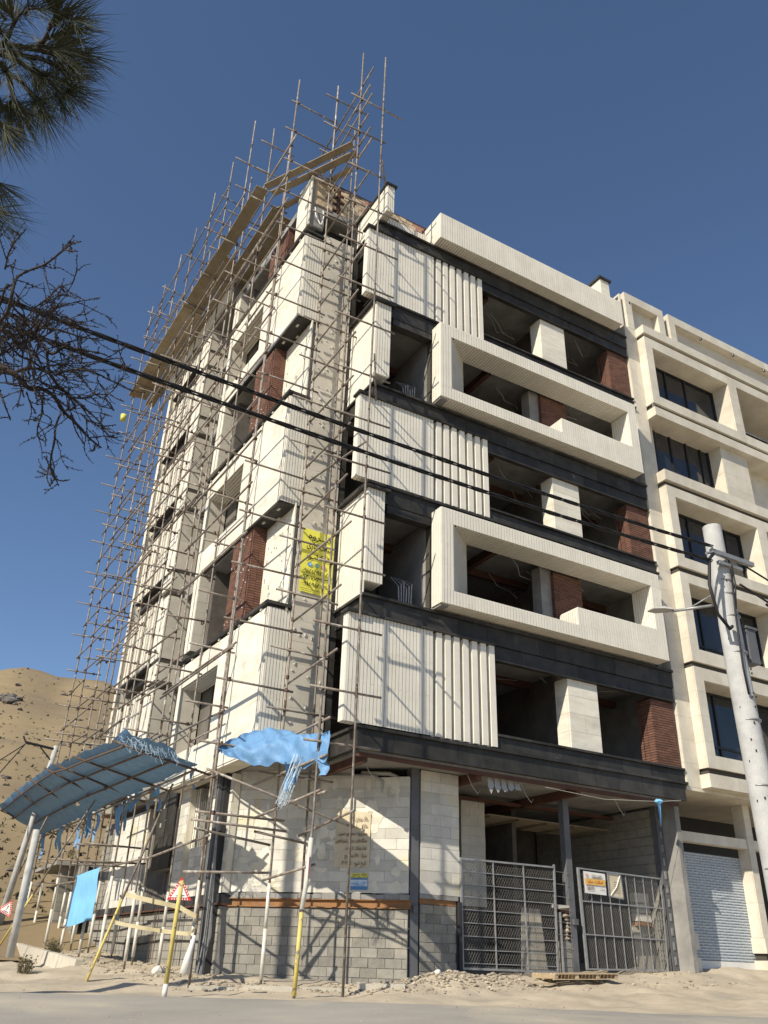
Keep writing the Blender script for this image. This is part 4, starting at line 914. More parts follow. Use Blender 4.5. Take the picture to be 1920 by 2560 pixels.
# boards laid on the scaffolding
def board(p0, p1, w_, side, label, grp='scaffold boards on the top lift'):
    p0, p1 = Vector(p0), Vector(p1); sd_ = Vector(side).normalized()*w_; t = Vector((0, 0, .035))
    b = MB(); b.add([p0, p1, p1+sd_, p0+sd_, p0+t, p1+t, p1+sd_+t, p0+sd_+t], [(0,3,2,1),(4,5,6,7),(0,1,5,4),(1,2,6,5),(2,3,7,6),(3,0,4,7)])
    return solo('scaffold_board', b, 'plank', label, 'board', grp)
board((-3.25, 2.85, 26.05), (-1.42, -.28, 26.12), .26, (.85, .5, 0), 'outermost of the three boards crossing the corner high above the roof parapet')
board((-2.92, 3.02, 26.08), (-1.12, -.12, 26.10), .26, (.85, .5, 0), 'middle board of the three crossing the corner above the roof parapet')
board((-2.55, 3.4, 25.75), (-1.02, .50, 25.95), .22, (.85, .5, 0), 'innermost narrow board crossing the corner just above the brick parapet')
tube2 = 0
ordn = ['nearest', 'second', 'third', 'fourth', 'fifth']
for r_, (o_, w_) in enumerate(((3.36, .44), (2.90, .42), (2.46, .42), (2.02, .40))):
    s_ = 3.1 + .25*r_
    for i in range(4):
        L_ = 4.0+jit(.15); e = s_+L_
        a, c = Lw(s_, o_, 26.02+.045*(i % 2)+jit(.01)), Lw(e, o_-.02+jit(.03), 26.02+.045*(i % 2)+jit(.01))
        if not (r_ == 1 and i == 0) and not (r_ == 3 and i == 3):
            board(a, c, w_, (1, 0, 0), '%s board from the corner in the %s row of the left side platform' % (ordn[i], ('outer edge', 'second outer', 'second inner', 'wall side')[r_]))
        s_ = e-.30
tube_bear = MB()

# ------------------------------------------------------------------ blue tarpaulins
def sheet(name, P, m, nu, nv, label, cat, sag=.12, wob=.05, tatter=None, thick=.006):
    """cloth between four corners P[0..3] (P0-P1 one long edge, P3-P2 the other)"""
    b = MB(); P = [Vector(p) for p in P]
    nrm = (P[1]-P[0]).cross(P[3]-P[0]).normalized()
    if nrm.z < 0: nrm = -nrm
    for j in range(nv+1):
        for i in range(nu+1):
            u, v = i/nu, j/nv; p = (P[0]*(1-u)+P[1]*u)*(1-v)+(P[3]*(1-u)+P[2]*u)*v
            q = noise.noise(Vector((u*7, v*4, 1.3)))*wob + noise.noise(Vector((u*22, v*9, 4)))*wob*.4 - sag*abs(math.sin(u*math.pi*6))*.25*math.sin(v*math.pi)
            e = 0
            if j in (0, nv) or i in (0, nu): e = noise.noise(Vector((u*30, v*30, 9)))*.09
            b.v.append(tuple(p + nrm*q + (P[3]-P[0]).normalized()*e*(1 if j else -1)))
    b.f = [(j*(nu+1)+i, j*(nu+1)+i+1, (j+1)*(nu+1)+i+1, (j+1)*(nu+1)+i) for j in range(nv) for i in range(nu)]
    return b
A0, A1 = Lw(2.5, OO+.0, 5.70), Lw(19.0, OO-.02, 5.98)
b = MB(); nu, nv = 90, 14
for j in range(nv+1):
    for i in range(nu+1):
        s_ = 2.5+16.5*i/nu; v = j/nv
        k = 0
        while k < len(can)-2 and can[k+1][0] < s_: k += 1
        t = (s_-can[k][0])/(can[k+1][0]-can[k][0]); o_ = can[k][1]+(can[k+1][1]-can[k][1])*t; z_ = can[k][2]+(can[k+1][2]-can[k][2])*t
        off = OO+v*(o_-OO)+.02; z = 5.74+(z_-5.74)*v+.045+.03*noise.noise(Vector((s_*1.3, v*3, 1)))+.022*noise.noise(Vector((s_*4, v*9, 2)))
        if j == nv: z += .09+.12*noise.noise(Vector((s_*1.6, 2, 8))); off += .03+.10*noise.noise(Vector((s_*2.4, 5, 8)))
        if j == 0: off += .12*noise.noise(Vector((s_*2.4, 1, 8)))
        if i < 3 and v > .3: z += .18*(3-i)/3+.12*noise.noise(Vector((v*9, 2, 2)))
        b.v.append(Lw(s_, off, z))
b.f = [(j*(nu+1)+i, j*(nu+1)+i+1, (j+1)*(nu+1)+i+1, (j+1)*(nu+1)+i) for j in range(nv) for i in range(nu) if not (j == 3 and i in (52, 53))]
CN = solo('tarpaulin', b, 'tarp', 'large blue tarpaulin stretched over the tilted tube canopy on the left of the site', 'tarpaulin', smooth=True)
def shreds(parent, anchors, mname='tarp'):
    for (p, w_, h_) in anchors:
        b = MB(); n = 7; d = Vector((random.uniform(-1,1), random.uniform(-1,1), 0)).normalized()
        for i in range(n+1):
            t = i/n; ww = w_*(1-.55*t)*(1+.3*noise.noise(Vector((t*5, p[0], p[1])))); c = Vector(p)+Vector((.05*math.sin(t*4+p[1]), .06*math.cos(t*5+p[0]), -h_*t))
            for q in (-1, 0, 1): b.v.append(tuple(c+d*ww*q*.5+Vector((-d.y, d.x, 0))*.06*(abs(q))*math.sin(t*6)))
        b.f = [(i*3+q, i*3+q+1, i*3+q+4, i*3+q+3) for i in range(n) for q in (0, 1)]
        obj('torn_strip', b, mname, parent, smooth=True)
shreds(CN, [(Lw(s_, OO-.04+jit(.1), 5.78), random.uniform(.12, .38), random.uniform(.5, 1.05)) for s_ in (5.6, 6.3, 7.2, 8.0, 9.0, 11.6, 12.0, 12.9, 13.2, 15.8, 16.2, 18.7, 3.0)])
b = MB()
for i in range(46):
    s_ = 2.5+jit(.1); o_ = random.uniform(3.2, 4.9); p = Vector(Lw(s_, o_, 5.9+.25*(o_-2.9)/1.8)); pts = [p]
    for q in range(4): p = p+Vector((random.uniform(-.05,.10), random.uniform(-.10,.03), random.uniform(-.13,.02))); pts.append(p)
    b.tube(pts, .003, 3)
obj('frayed_threads', b, 'lblue', CN, kind='stuff')
# second tarpaulin, slung round the corner standards
ctrl = [[(-2.95,1.3,5.92),(-2.45,1.1,6.02),(-1.95,.6,6.10),(-1.6,.0,6.12),(-1.40,-.55,6.02),(-1.30,-1.15,6.05)],
        [(-2.9,1.35,6.0),(-2.3,1.35,6.35),(-1.75,1.1,6.55),(-1.35,.55,6.42),(-1.2,.0,6.28),(-1.1,-.75,6.20)],
        [(-2.85,1.45,5.88),(-2.1,1.6,6.45),(-1.4,1.5,6.55),(-1.1,1.0,6.40),(-.95,.35,6.2),(-.9,-.3,6.1)]]
low = [(-2.85,1.25,5.88),(-2.4,1.0,5.72),(-1.9,.5,5.62),(-1.55,-.1,5.58),(-1.42,-.65,5.50),(-1.34,-1.2,5.55)]
rows = [low]+ctrl; b = MB(); nu, nv = 50, 24
def cr(a, t):
    n = len(a)-1; f = t*n; i = min(int(f), n-1); u = f-i
    p0, p1, p2, p3 = (Vector(a[max(i-1,0)]), Vector(a[i]), Vector(a[i+1]), Vector(a[min(i+2,n)]))
    return .5*((2*p1)+(p2-p0)*u+(2*p0-5*p1+4*p2-p3)*u*u+(3*p1-p0-3*p2+p3)*u*u*u)
for j in range(nv+1):
    for i in range(nu+1):
        col = [cr(r_, i/nu) for r_ in rows]; p = cr(col, j/nv)
        w_ = .16*noise.noise(Vector((i*.13, j*.12, 3)))+.05*noise.noise(Vector((i*.4, j*.35, 6)))+.028*math.sin(i*.9+j*.55+2*noise.noise(Vector((i*.1, j*.1, 2))))
        p += Vector((-.5, -.6, .5))*w_
        if j == 0: p.z += .14*noise.noise(Vector((i*.16, 1, 1)))-.03
        b.v.append(tuple(p))
b.f = [(j*(nu+1)+i, j*(nu+1)+i+1, (j+1)*(nu+1)+i+1, (j+1)*(nu+1)+i) for j in range(nv) for i in range(nu)]
T2 = solo('tarpaulin', b, 'tarp', 'small crumpled blue tarpaulin slung round the building corner above the block wall', 'tarpaulin', smooth=True)
shreds(T2, [((-1.62,.12,5.62), .30, .65), ((-1.55,-.1,5.6), .18, .5), ((-1.38,-1.0,5.7), .35, .5)])
b = MB()
for i in range(26):
    p = Vector((-1.55+jit(.12), -.25+jit(.12), 5.75)); pts = [p]
    for q in range(7): p = p+Vector((-.03+jit(.02), .05+jit(.03), -.15+jit(.04))); pts.append(p)
    b.tube(pts, .0035, 3)
obj('frayed_threads', b, 'lblue', T2, kind='stuff')
b = MB()
for q in range(3): b.add([(9.55+q*.03, -.12, 6.05-.05*q), (9.70+q*.02, -.12, 6.08), (9.66, -.10, 5.55+.1*q), (9.58, -.14, 5.3+.15*q)], [(0,1,2,3)])
rock(b, 9.62, -.12, 6.0, .12)
solo('tied_rag', b, 'board', 'knotted bright blue rag hanging from a rope under the black band, by the right column', 'rag')
b = MB(); b.tube([(5.6,-.05,5.92),(7.6,-.08,5.84),(9.62,-.1,6.0),(10.6,-.05,6.15)], .008, 4); solo('rope', b, 'pvc', 'thin slack rope stretched under the black band above the right gate', 'rope')
# ------------------------------------------------------------------ lettering (Persian text shaped by hand: joined letter forms, right to left)
FORMS = {'ا':(0xFE8D,0xFE8E,0,0),'آ':(0xFE81,0xFE82,0,0),'ب':(0xFE8F,0xFE90,0xFE91,0xFE92),'پ':(0xFB56,0xFB57,0xFB58,0xFB59),'ت':(0xFE95,0xFE96,0xFE97,0xFE98),'ج':(0xFE9D,0xFE9E,0xFE9F,0xFEA0),'ح':(0xFEA1,0xFEA2,0xFEA3,0xFEA4),'خ':(0xFEA5,0xFEA6,0xFEA7,0xFEA8),
 'د':(0xFEA9,0xFEAA,0,0),'ر':(0xFEAD,0xFEAE,0,0),'ز':(0xFEAF,0xFEB0,0,0),'ژ':(0xFB8A,0xFB8B,0,0),'س':(0xFEB1,0xFEB2,0xFEB3,0xFEB4),'ش':(0xFEB5,0xFEB6,0xFEB7,0xFEB8),'ص':(0xFEB9,0xFEBA,0xFEBB,0xFEBC),'ط':(0xFEC1,0xFEC2,0xFEC3,0xFEC4),'ظ':(0xFEC5,0xFEC6,0xFEC7,0xFEC8),
 'ع':(0xFEC9,0xFECA,0xFECB,0xFECC),'ف':(0xFED1,0xFED2,0xFED3,0xFED4),'ق':(0xFED5,0xFED6,0xFED7,0xFED8),'ک':(0xFB8E,0xFB8F,0xFB90,0xFB91),'گ':(0xFB92,0xFB93,0xFB94,0xFB95),'ل':(0xFEDD,0xFEDE,0xFEDF,0xFEE0),'م':(0xFEE1,0xFEE2,0xFEE3,0xFEE4),'ن':(0xFEE5,0xFEE6,0xFEE7,0xFEE8),'ه':(0xFEE9,0xFEEA,0xFEEB,0xFEEC),'و':(0xFEED,0xFEEE,0,0),'ی':(0xFBFC,0xFBFD,0xFBFE,0xFBFF)}
def shape(t):
    out = []
    for i, ch in enumerate(t):
        if ch not in FORMS: out.append(ch); continue
        iso, fin, ini, med = FORMS[ch]
        pj = i > 0 and t[i-1] in FORMS and FORMS[t[i-1]][2] != 0 or (i > 0 and t[i-1] == 'ـ')
        nj = ini != 0 and i+1 < len(t) and (t[i+1] in FORMS or t[i+1] == 'ـ')
        out.append(chr(med if pj and nj else fin if pj else ini if nj else iso))
    s = ''.join(out)[::-1]
    # digit runs read left to right again
    r = []; buf = ''
    for ch in s:
        if ch in '۰۱۲۳۴۵۶۷۸۹/': buf += ch
        else: r.append(buf[::-1]); buf = ''; r.append(ch)
    r.append(buf[::-1]); return ''.join(r)
def lettering(text, parent, m, p, xd, zd, width=None, height=.1, align='RIGHT', name='lettering', raw=False, bold=.0):
    c = bpy.data.curves.new('t', 'FONT'); c.body = text if raw else shape(text); c.size = 1; c.resolution_u = 2; c.offset = bold; c.extrude = .002
    o = bpy.data.objects.new('t', c); COL.objects.link(o)
    dg = bpy.context.evaluated_depsgraph_get(); me = bpy.data.meshes.new_from_object(o.evaluated_get(dg)); bpy.data.objects.remove(o); bpy.data.curves.remove(c)
    xs = [v.co.x for v in me.vertices]; x0, x1 = min(xs), max(xs)
    sx = width/(x1-x0) if width else height*1.0; sy = height
    xd, zd, p = Vector(xd).normalized(), Vector(zd).normalized(), Vector(p); nd = xd.cross(zd)
    for v in me.vertices:
        X = (v.co.x-(x1 if align == 'RIGHT' else x0 if align == 'LEFT' else (x0+x1)/2))*sx; v.co = p+xd*X+zd*(v.co.y*sy)+nd*(v.co.z*.5)
    me.materials.clear(); me.materials.append(MT[m]); me.name = name
    o = bpy.data.objects.new(name, me); COL.objects.link(o); o.parent = parent; o.matrix_parent_inverse = INV[parent.name]; INV[o.name] = Matrix()
    return o
def disc(parent, name, m, c, xd, zd, r, n=20, r0=0):
    c, xd, zd = Vector(c), Vector(xd).normalized(), Vector(zd).normalized(); b = MB()
    if r0: 
        b.v = [tuple(c+xd*q*math.cos(i*6.283/n)+zd*q*math.sin(i*6.283/n)) for q in (r, r0) for i in range(n)]; b.f = [(i, (i+1)%n, n+(i+1)%n, n+i) for i in range(n)]
    else: b.v = [tuple(c+xd*r*math.cos(i*6.283/n)+zd*r*math.sin(i*6.283/n)) for i in range(n)]; b.f = [tuple(range(n))]
    return obj(name, b, m, parent)
# yellow banner hung on the stone corner wall
def waved(x0, x1, yf, z0, z1, nx, nz, amp, skew=0):
    b = MB()
    for j in range(nz+1):
        for i in range(nx+1):
            u, v = i/nx, j/nz; b.v.append((x0+(x1-x0)*u, yf-amp*abs(noise.noise(Vector((u*3, v*4, 2)))), z0+(z1-z0)*v+skew*u))
    b.f = [(j*(nx+1)+i, j*(nx+1)+i+1, (j+1)*(nx+1)+i+1, (j+1)*(nx+1)+i) for j in range(nz) for i in range(nx)]; return b
bz0, bz1 = 10.42, 12.72
BN = solo('banner', waved(-1.17, -.20, 1.515, bz0, bz1, 10, 20, .012, -.03), 'byel', 'yellow stonework banner with black Persian lettering and phone numbers, hung on the recessed corner wall', 'banner', smooth=True)
X = (1, 0, 0); Z = (0, 0, 1); by = 1.492
lettering('گـــروه', BN, 'ink', (-.28, by, bz0+1.95), X, Z, .72, .30, bold=.012)
lettering('سنگ کاری', BN, 'ink', (-.26, by, bz0+1.60), X, Z, .78, .30, bold=.012)
lettering('خـاکشـور', BN, 'ink', (-.26, by, bz0+1.22), X, Z, .80, .30, bold=.012)
for i, m_ in enumerate(('icb', 'icg', 'icr')):
    cx_ = -.90+.21*i; disc(BN, 'round_icon', m_, (cx_, by, bz0+1.0), X, Z, .075)
    if i == 0: b = MB(); b.add([(cx_-.045, by-.004, bz0+1.0), (cx_+.045, by-.004, bz0+1.04), (cx_+.02, by-.004, bz0+.95), (cx_, by-.004, bz0+.985)], [(0,3,1),(3,2,1)]); obj('plane_mark', b, 'swhite', BN)
    elif i == 1: disc(BN, 'ring_mark', 'swhite', (cx_, by-.004, bz0+1.0), X, Z, .05, 16, .036); b = MB(); b.tube([(cx_-.02, by-.006, bz0+1.02), (cx_-.005, by-.006, bz0+.99), (cx_+.022, by-.006, bz0+.98)], .009, 4); obj('handset_mark', b, 'swhite', BN)
    else: b = MB(); b.box(cx_-.045, cx_+.045, by-.008, by-.004, bz0+.955, bz0+1.045); obj('camera_mark', b, 'swhite', BN); disc(BN, 'ring_mark', 'icr', (cx_, by-.010, bz0+1.0), X, Z, .028, 14, .018)
lettering('۰۹۱۵۱۵۹۲۸۵', BN, 'ink', (-1.10, by, bz0+.68), X, Z, .78, .21, 'LEFT', raw=True, bold=.01)
lettering('۰۹۳۰۷۷۴۹۰۳۳', BN, 'ink', (-1.13, by, bz0+.45), X, Z, .88, .21, 'LEFT', raw=True, bold=.01)
lettering('۰۹۱۵۹۱۸۱۳۱', BN, 'ink', (-1.09, by, bz0+.22), X, Z, .74, .21, 'LEFT', raw=True, bold=.01)
b = MB(); b.box(-1.13, -.23, by-.004, by, bz0+.10, bz0+.112); obj('rule', b, 'bink', BN)
for o in [BN]+[q for q in SC.objects if q.parent == BN]:
    for v in o.data.vertices: v.co.z = bz0+(v.co.z-bz0)*.82
# project notice on the chamfered wall
def ch(x, y, z): return T_ch(x, y, z)
XD = (chd.x, chd.y, 0)
b = MB(T_ch); 
for j in range(13):
    for i in range(9): u, v = i/8, j/12; b.v.append(T_ch(2.86+.89*u, -.035-.02*noise.noise(Vector((u*3, v*3, 1))), 3.77+1.35*v-.11*u*v))
b.f = [(j*9+i, j*9+i+1, (j+1)*9+i+1, (j+1)*9+i) for j in range(12) for i in range(8)]
SG = solo('project_notice', b, 'paper', 'faded cream project notice with lines of black Persian text on the white block wall', 'sign', smooth=True)
for i, t in enumerate(('مالک نوسازی : ۲۲', 'مالک : بابا خانی', 'مدیر پروژه : سعید پور حسینی', 'دستگاه نظارت : مهندس شهرام قاسمی', 'تعداد طبقات : ۸ سقف', 'متراژ : ۱۷۸۰ متر مربع', 'تاریخ شروع : ۱۴۰۲/۱۰/۵')):
    lettering(t, SG, 'bink', ch(3.68, -.062, 4.84-.170*i), XD, Z, (.42, .46, .74, .80, .54, .56, .62)[i], .125, bold=.012)
b = MB(T_ch); b.box(3.43, 3.54, -.066, -.06, 4.65, 4.76); obj('stuck_patch', b, 'paper', SG)
# small printed no parking and trade sign below it
b = MB(T_ch); b.box(3.30, 3.72, -.03, -.02, 3.27, 3.64)
S2 = solo('printed_sign', b, 'blue', 'small blue and white trade sign under the cream project notice, yellow band on top', 'sign')
b = MB(T_ch); b.box(3.30, 3.72, -.033, -.0305, 3.53, 3.64); obj('yellow_band', b, 'yprint', S2)
b = MB(T_ch); b.box(3.30, 3.72, -.033, -.0305, 3.35, 3.49); obj('pale_band', b, 'lblue', S2)
lettering('پارک ممنوع', S2, 'ink', ch(3.51, -.036, 3.59), XD, Z, .36, .065, 'CENTER', bold=.015); lettering('به علت ریزش مصالح', S2, 'ink', ch(3.51, -.036, 3.54), XD, Z, .38, .05, 'CENTER', bold=.01)
lettering('کناف - رابیتس', S2, 'blue', ch(3.51, -.036, 3.40), XD, Z, .38, .085, 'CENTER', bold=.015)
b = MB(T_ch); b.box(3.37, 3.65, -.036, -.0335, 3.365, 3.38); obj('rule', b, 'blue', S2)

# ------------------------------------------------------------------ gates with wire mesh
def mesh_panel(b, x0, x1, z0, z1, y, st=.075, r=.0032):
    """woven diamond wire mesh"""
    H, W_ = z1-z0, x1-x0
    for sgn in (1, -1):
        k = -H*.6
        while k < W_+H*.6:
            pts = []
            xa, xb = (k, k+H*.6) if sgn > 0 else (k+H*.6, k)
            za, zb_ = z0, z1; p0 = [x0+xa, za]; p1 = [x0+xb, zb_]
            # clip to the panel
            def clip(p, q):
                (ax, az), (bx_, bz) = p, q
                for lim, s_ in ((x0, 1), (x1, -1)):
                    if (ax-lim)*s_ < 0 and (bx_-lim)*s_ < 0: return None
                    if (ax-lim)*s_ < 0: t = (lim-ax)/(bx_-ax); ax, az = lim, az+(bz-az)*t
                    if (bx_-lim)*s_ < 0: t = (lim-ax)/(bx_-ax); bx_, bz = lim, az+(bz-az)*t
                return (ax, az), (bx_, bz)
            c = clip(p0, p1)
            if c and abs(c[0][1]-c[1][1]) > .03: b.tube([(c[0][0], y, c[0][1]), (c[1][0], y, c[1][1])], r, 3, cap=False)
            k += st
G1 = thing('mesh_gate', 'left galvanised gate of many horizontal rails and wire mesh, beside the block pier', 'gate', (4.3, -.05, 1.68), 'mesh gates of the site')
def bar(n, p, q, w_, par, m='galv'): 
    b = MB(); x0, x1 = sorted((p[0], q[0])); z0, z1 = sorted((p[1], q[1])); b.box(x0-w_/2, x1+w_/2, p[2] if len(p) > 2 else -.065, (p[2] if len(p) > 2 else -.065)+w_, z0-w_/2, z1+w_/2); return obj(n, b, m, par)
def beam(n, x0, z0, x1, z1, w_, par, y=-.07):
    b = MB(); d = Vector((x1-x0, 0, z1-z0)).normalized(); u = Vector((-d.z, 0, d.x))*w_/2; p, q = Vector((x0, y, z0)), Vector((x1, y, z1)); t = Vector((0, w_, 0))
    b.add([p-u, q-u, q+u, p+u, p-u+t, q-u+t, q+u+t, p+u+t], [(0,3,2,1),(4,5,6,7),(0,1,5,4),(1,2,6,5),(2,3,7,6),(3,0,4,7)]); return obj(n, b, 'galv', par)
beam('gate_stile', 2.88, 1.68, 2.86, 3.99, .045, G1); beam('gate_stile', 5.60, 1.69, 5.67, 4.05, .045, G1)
beam('gate_rail', 2.86, 3.965, 5.65, 3.985, .04, G1, -.072); beam('gate_rail', 2.88, 1.70, 5.60, 1.70, .045, G1, -.072)
for i in range(8): zz = 3.70-.27*i; beam('gate_rail', 2.88, zz, 5.64, zz+.0, .018, G1, -.058)
for x_ in (3.79, 4.70): beam('gate_upright', x_+.02, 1.72, x_, 3.96, .03, G1, -.066)
b = MB(); mesh_panel(b, 2.88, 5.62, 1.72, 3.95, -.035); obj('wire_mesh', b, 'wire', G1, kind='stuff')
b = MB(); b.box(2.80, 2.87, -.10, .02, 2.78, 2.86); obj('hinge', b, 'steel', G1)
b = MB()
for i in range(7): zz = 3.9-.28*i; b.tube([(5.68, -.04, zz), (6.12, -.04, zz-.02)], .006, 4)
obj('tie_wires', b, 'galv', G1)
G2 = thing('mesh_gate', 'right galvanised gate of upright bars filled with wire mesh, with two posters tied to it', 'gate', (7.9, -.05, 1.75), 'mesh gates of the site')
beam('gate_stile', 6.55, 1.74, 6.48, 4.05, .06, G2); beam('gate_stile', 9.30, 1.78, 9.40, 3.95, .03, G2)
beam('gate_rail', 6.5, 4.03, 9.38, 3.98, .035, G2, -.072); beam('gate_rail', 6.55, 1.76, 9.3, 1.80, .04, G2, -.072)
for zz in (3.27, 2.52): beam('gate_rail', 6.52, zz, 9.36, zz-.02, .03, G2, -.062)
for i in range(8): x_ = 6.86+.315*i; beam('gate_upright', x_+.04, 1.78, x_, 4.0, .022, G2, -.052)
b = MB(); mesh_panel(b, 6.55, 9.3, 1.80, 3.98, -.025, .07); obj('wire_mesh', b, 'wire', G2, kind='stuff')
PO = solo('poster', waved(6.60, 7.34, -.10, 3.46, 3.97, 10, 6, .02, -.02), 'swhite', 'white poster with an orange band of lettering, tied on the right gate', 'poster', smooth=True)
b = MB(); b.box(6.63, 7.31, -.123, -.121, 3.66, 3.80); obj('orange_band', b, 'orprint', PO)
lettering('اسکلت - سازه', PO, 'icr', (7.22, -.126, 3.705), X, Z, .5, .09, bold=.02); lettering('شرکت عمران', PO, 'bink', (7.2, -.126, 3.87), X, Z, .34, .055, bold=.01)
for i in range(3): b = MB(); b.box(6.9-.03*i, 7.2, -.124, -.122, 3.845-.018*i, 3.852-.018*i); obj('text_line', b, 'bink', PO)
for i in range(4): b = MB(); b.box(6.68, 6.92, -.124, -.122, 3.62-.028*i, 3.63-.028*i); obj('text_line', b, 'bink', PO)
b = MB(); b.box(7.12, 7.28, -.124, -.122, 3.58, 3.585); b.box(7.12, 7.28, -.124, -.122, 3.55, 3.555); obj('text_line', b, 'bink', PO)
disc(PO, 'round_logo', 'pink', (6.70, -.124, 3.87), X, Z, .045, 16, .02)
P2 = thing('framed_notice', 'narrow framed notice behind torn plastic film, hanging beside the white poster on the right gate', 'notice', (7.68, -.09, 3.4))
for a in ((7.44, 3.42, 7.44, 3.98), (7.92, 3.38, 7.88, 3.97), (7.43, 3.43, 7.93, 3.39), (7.44, 3.97, 7.88, 3.96)): beam('notice_frame', *a, .03, P2, -.115)
b = MB(); b.box(7.45, 7.90, -.10, -.09, 3.42, 3.95); obj('notice_sheet', b, 'paper', P2); b = MB(); b.tube([(7.47, -.105, 3.44), (7.7, -.11, 3.66), (7.86, -.105, 3.94)], .016, 5); obj('film_fold', b, 'swhite', P2)
for i in range(6): b = MB(); b.box(7.62, 7.84, -.103, -.101, 3.52+.05*i, 3.528+.05*i); obj('text_line', b, 'bink', P2)

def remap(o, f):
    for v in o.data.vertices: v.co = f(v.co)
fg1 = lambda c: (3.53+(c.x-2.87)*1.0612, c.y+.92, 1.68+(c.z-1.69)*1.0614)
fg2 = lambda c: (7.38+(c.x-6.52)*1.0420, c.y+.92, 1.77+(c.z-1.75)*1.0485)
for par, f in ((G1, fg1), (G2, fg2), (PO, fg2), (P2, fg2)):
    for o in list(SC.objects):
        if o.parent == par: remap(o, f)
    if par.type == 'MESH': remap(par, f)
# ------------------------------------------------------------------ warning triangles
def triangle_sign(c, xd, s, label, tilt=0, post=None):
    c = Vector(c); xd = Vector(xd).normalized(); zd = Vector((0, 0, 1))
    zd = (zd*math.cos(tilt)+xd*math.sin(tilt)).normalized(); xd2 = (xd - zd*xd.dot(zd)).normalized(); nd = xd2.cross(zd)
    S_ = thing('warning_sign', label, 'warning sign', tuple(c), 'triangular works warning signs')
    def tri(r, d, m, nm):
        pts = [c+zd*r+nd*d, c-zd*r*.5+xd2*r*.866+nd*d, c-zd*r*.5-xd2*r*.866+nd*d]; k = [p-nd*.006 for p in pts]; b = MB(); b.add(pts+k, [(0,2,1),(3,4,5),(0,1,4,3),(1,2,5,4),(2,0,3,5)]); return obj(nm, b, m, S_)
    tri(s, 0, 'red', 'sign_plate'); tri(s*.66, .007, 'swhite', 'sign_field')
    V_ = [c+zd*s, c-zd*s*.5+xd2*s*.866, c-zd*s*.5-xd2*s*.866]
    b = MB()
    for i in range(3):
        a, e = V_[i], V_[(i+1) % 3]; m_ = (c-(a+e)/2).normalized()
        for j in range(7):
            p = a.lerp(e, .16+.105*j)+m_*s*.07+nd*.004; d = (e-a).normalized()
            b.add([p-d*s*.05-m_*s*.05, p+d*s*.02-m_*s*.05, p+d*s*.05+m_*s*.05, p-d*s*.02+m_*s*.05], [(0,1,2,3)])
    obj('white_dashes', b, 'swhite', S_)
    b = MB(); b.add([c+zd*s*.36-xd2*s*.05+nd*.009, c+zd*s*.36+xd2*s*.05+nd*.009, c+zd*s*.02+xd2*s*.03+nd*.009, c+zd*s*.02-xd2*s*.03+nd*.009], [(0,3,2,1)]); obj('exclamation_bar', b, 'ink', S_)
    disc(S_, 'exclamation_dot', 'ink', c-zd*s*.06+nd*.009, xd2, zd, s*.045, 12)
    b = MB(); b.add([c-zd*s*.24-xd2*s*.36+nd*.009, c-zd*s*.24+xd2*s*.34+nd*.009, c-zd*s*.18+xd2*s*.36+nd*.009, c-zd*s*.18-xd2*s*.10+nd*.009], [(0,1,2,3)]); b.add([c-zd*s*.30-xd2*s*.2+nd*.009, c-zd*s*.30+xd2*s*.2+nd*.009, c-zd*s*.275+xd2*s*.2+nd*.009, c-zd*s*.275-xd2*s*.2+nd*.009], [(0,1,2,3)]); obj('pictogram', b, 'ink', S_)
    return S_
view = Vector((.872, -.489, 0))
triangle_sign((-3.98, -.62, 2.78), view, .27, 'red and white warning triangle on the yellow post in front of the dark corner column', 0)
triangle_sign((-1.52, -1.02, 3.35), (.42, .9, 0), .33, 'red and white warning triangle turned edge-on, fixed to the crooked corner pole', 0)
triangle_sign(Lw(13.6, 4.55, 2.93), (.9, -.45, 0), .30, 'tilted red and white warning triangle on the leaning prop at the far left', .42)
YP = thing('sign_post', 'yellow painted post with a white foot at the road edge, carrying a warning triangle', 'post', (-4.0, -.66, 1.0))
gz = ground_z(-4.0, -.66)-.02
b = MB(); b.tube([(-4.03, -.66, gz), (-4.02, -.65, gz+.22)], .048, 9); obj('white_foot', b, 'sleeve', YP, smooth=True)
b = MB(); b.tube([(-4.02, -.65, gz+.221), (-3.99, -.63, gz+1.4), (-3.96, -.61, 2.98)], .042, 9); obj('post_tube', b, 'yel', YP, smooth=True)
# barrier tape slung between the poles
def ribbon(pts, w_, n=26, sagf=.1):
    b = MB(); P = [Vector(p) for p in pts]; m = len(P)-1
    for i in range(n+1):
        f = i/n*m; k = min(int(f), m-1); u = f-k; p = P[k].lerp(P[k+1], u); p.z -= sagf*4*u*(1-u)*.25
        tw = .5*math.sin(i*.7); b.v += [tuple(p+Vector((.02*tw, .02*tw, w_/2*math.cos(tw)))), tuple(p-Vector((.02*tw, .02*tw, w_/2*math.cos(tw))))]
    b.f = [(2*i, 2*i+1, 2*i+3, 2*i+2) for i in range(n)]; return b
b = ribbon([Lw(5.2, 3.5, 2.42), Lw(3.4, 2.3, 2.2), Lw(1.2, 2.95, 2.28)], .09); 
solo('barrier_tape', b, 'tape', 'lower faded yellow barrier tape strung from the leaning prop to the corner pole', 'barrier tape', 'barrier tapes by the scaffold foot', smooth=True)
b = ribbon([Lw(4.6, 3.6, 3.02), Lw(3.4, 2.6, 2.75), Lw(2.3, 2.5, 2.50), Lw(1.3, 2.9, 2.36)], .11, sagf=.05)
solo('barrier_tape', b, 'tape', 'upper faded yellow barrier tape running down from the leaning prop', 'barrier tape', 'barrier tapes by the scaffold foot', smooth=True)
b = MB(); b.tube([(-3.3, .55, 1.42), (-3.27, .55, 1.7), (-3.2, .5, 2.1)], lambda t: .11-.075*t, 8); solo('sack', b, 'bag', 'white crumpled sack hanging against the foot of the corner pole', 'sack', smooth=True)
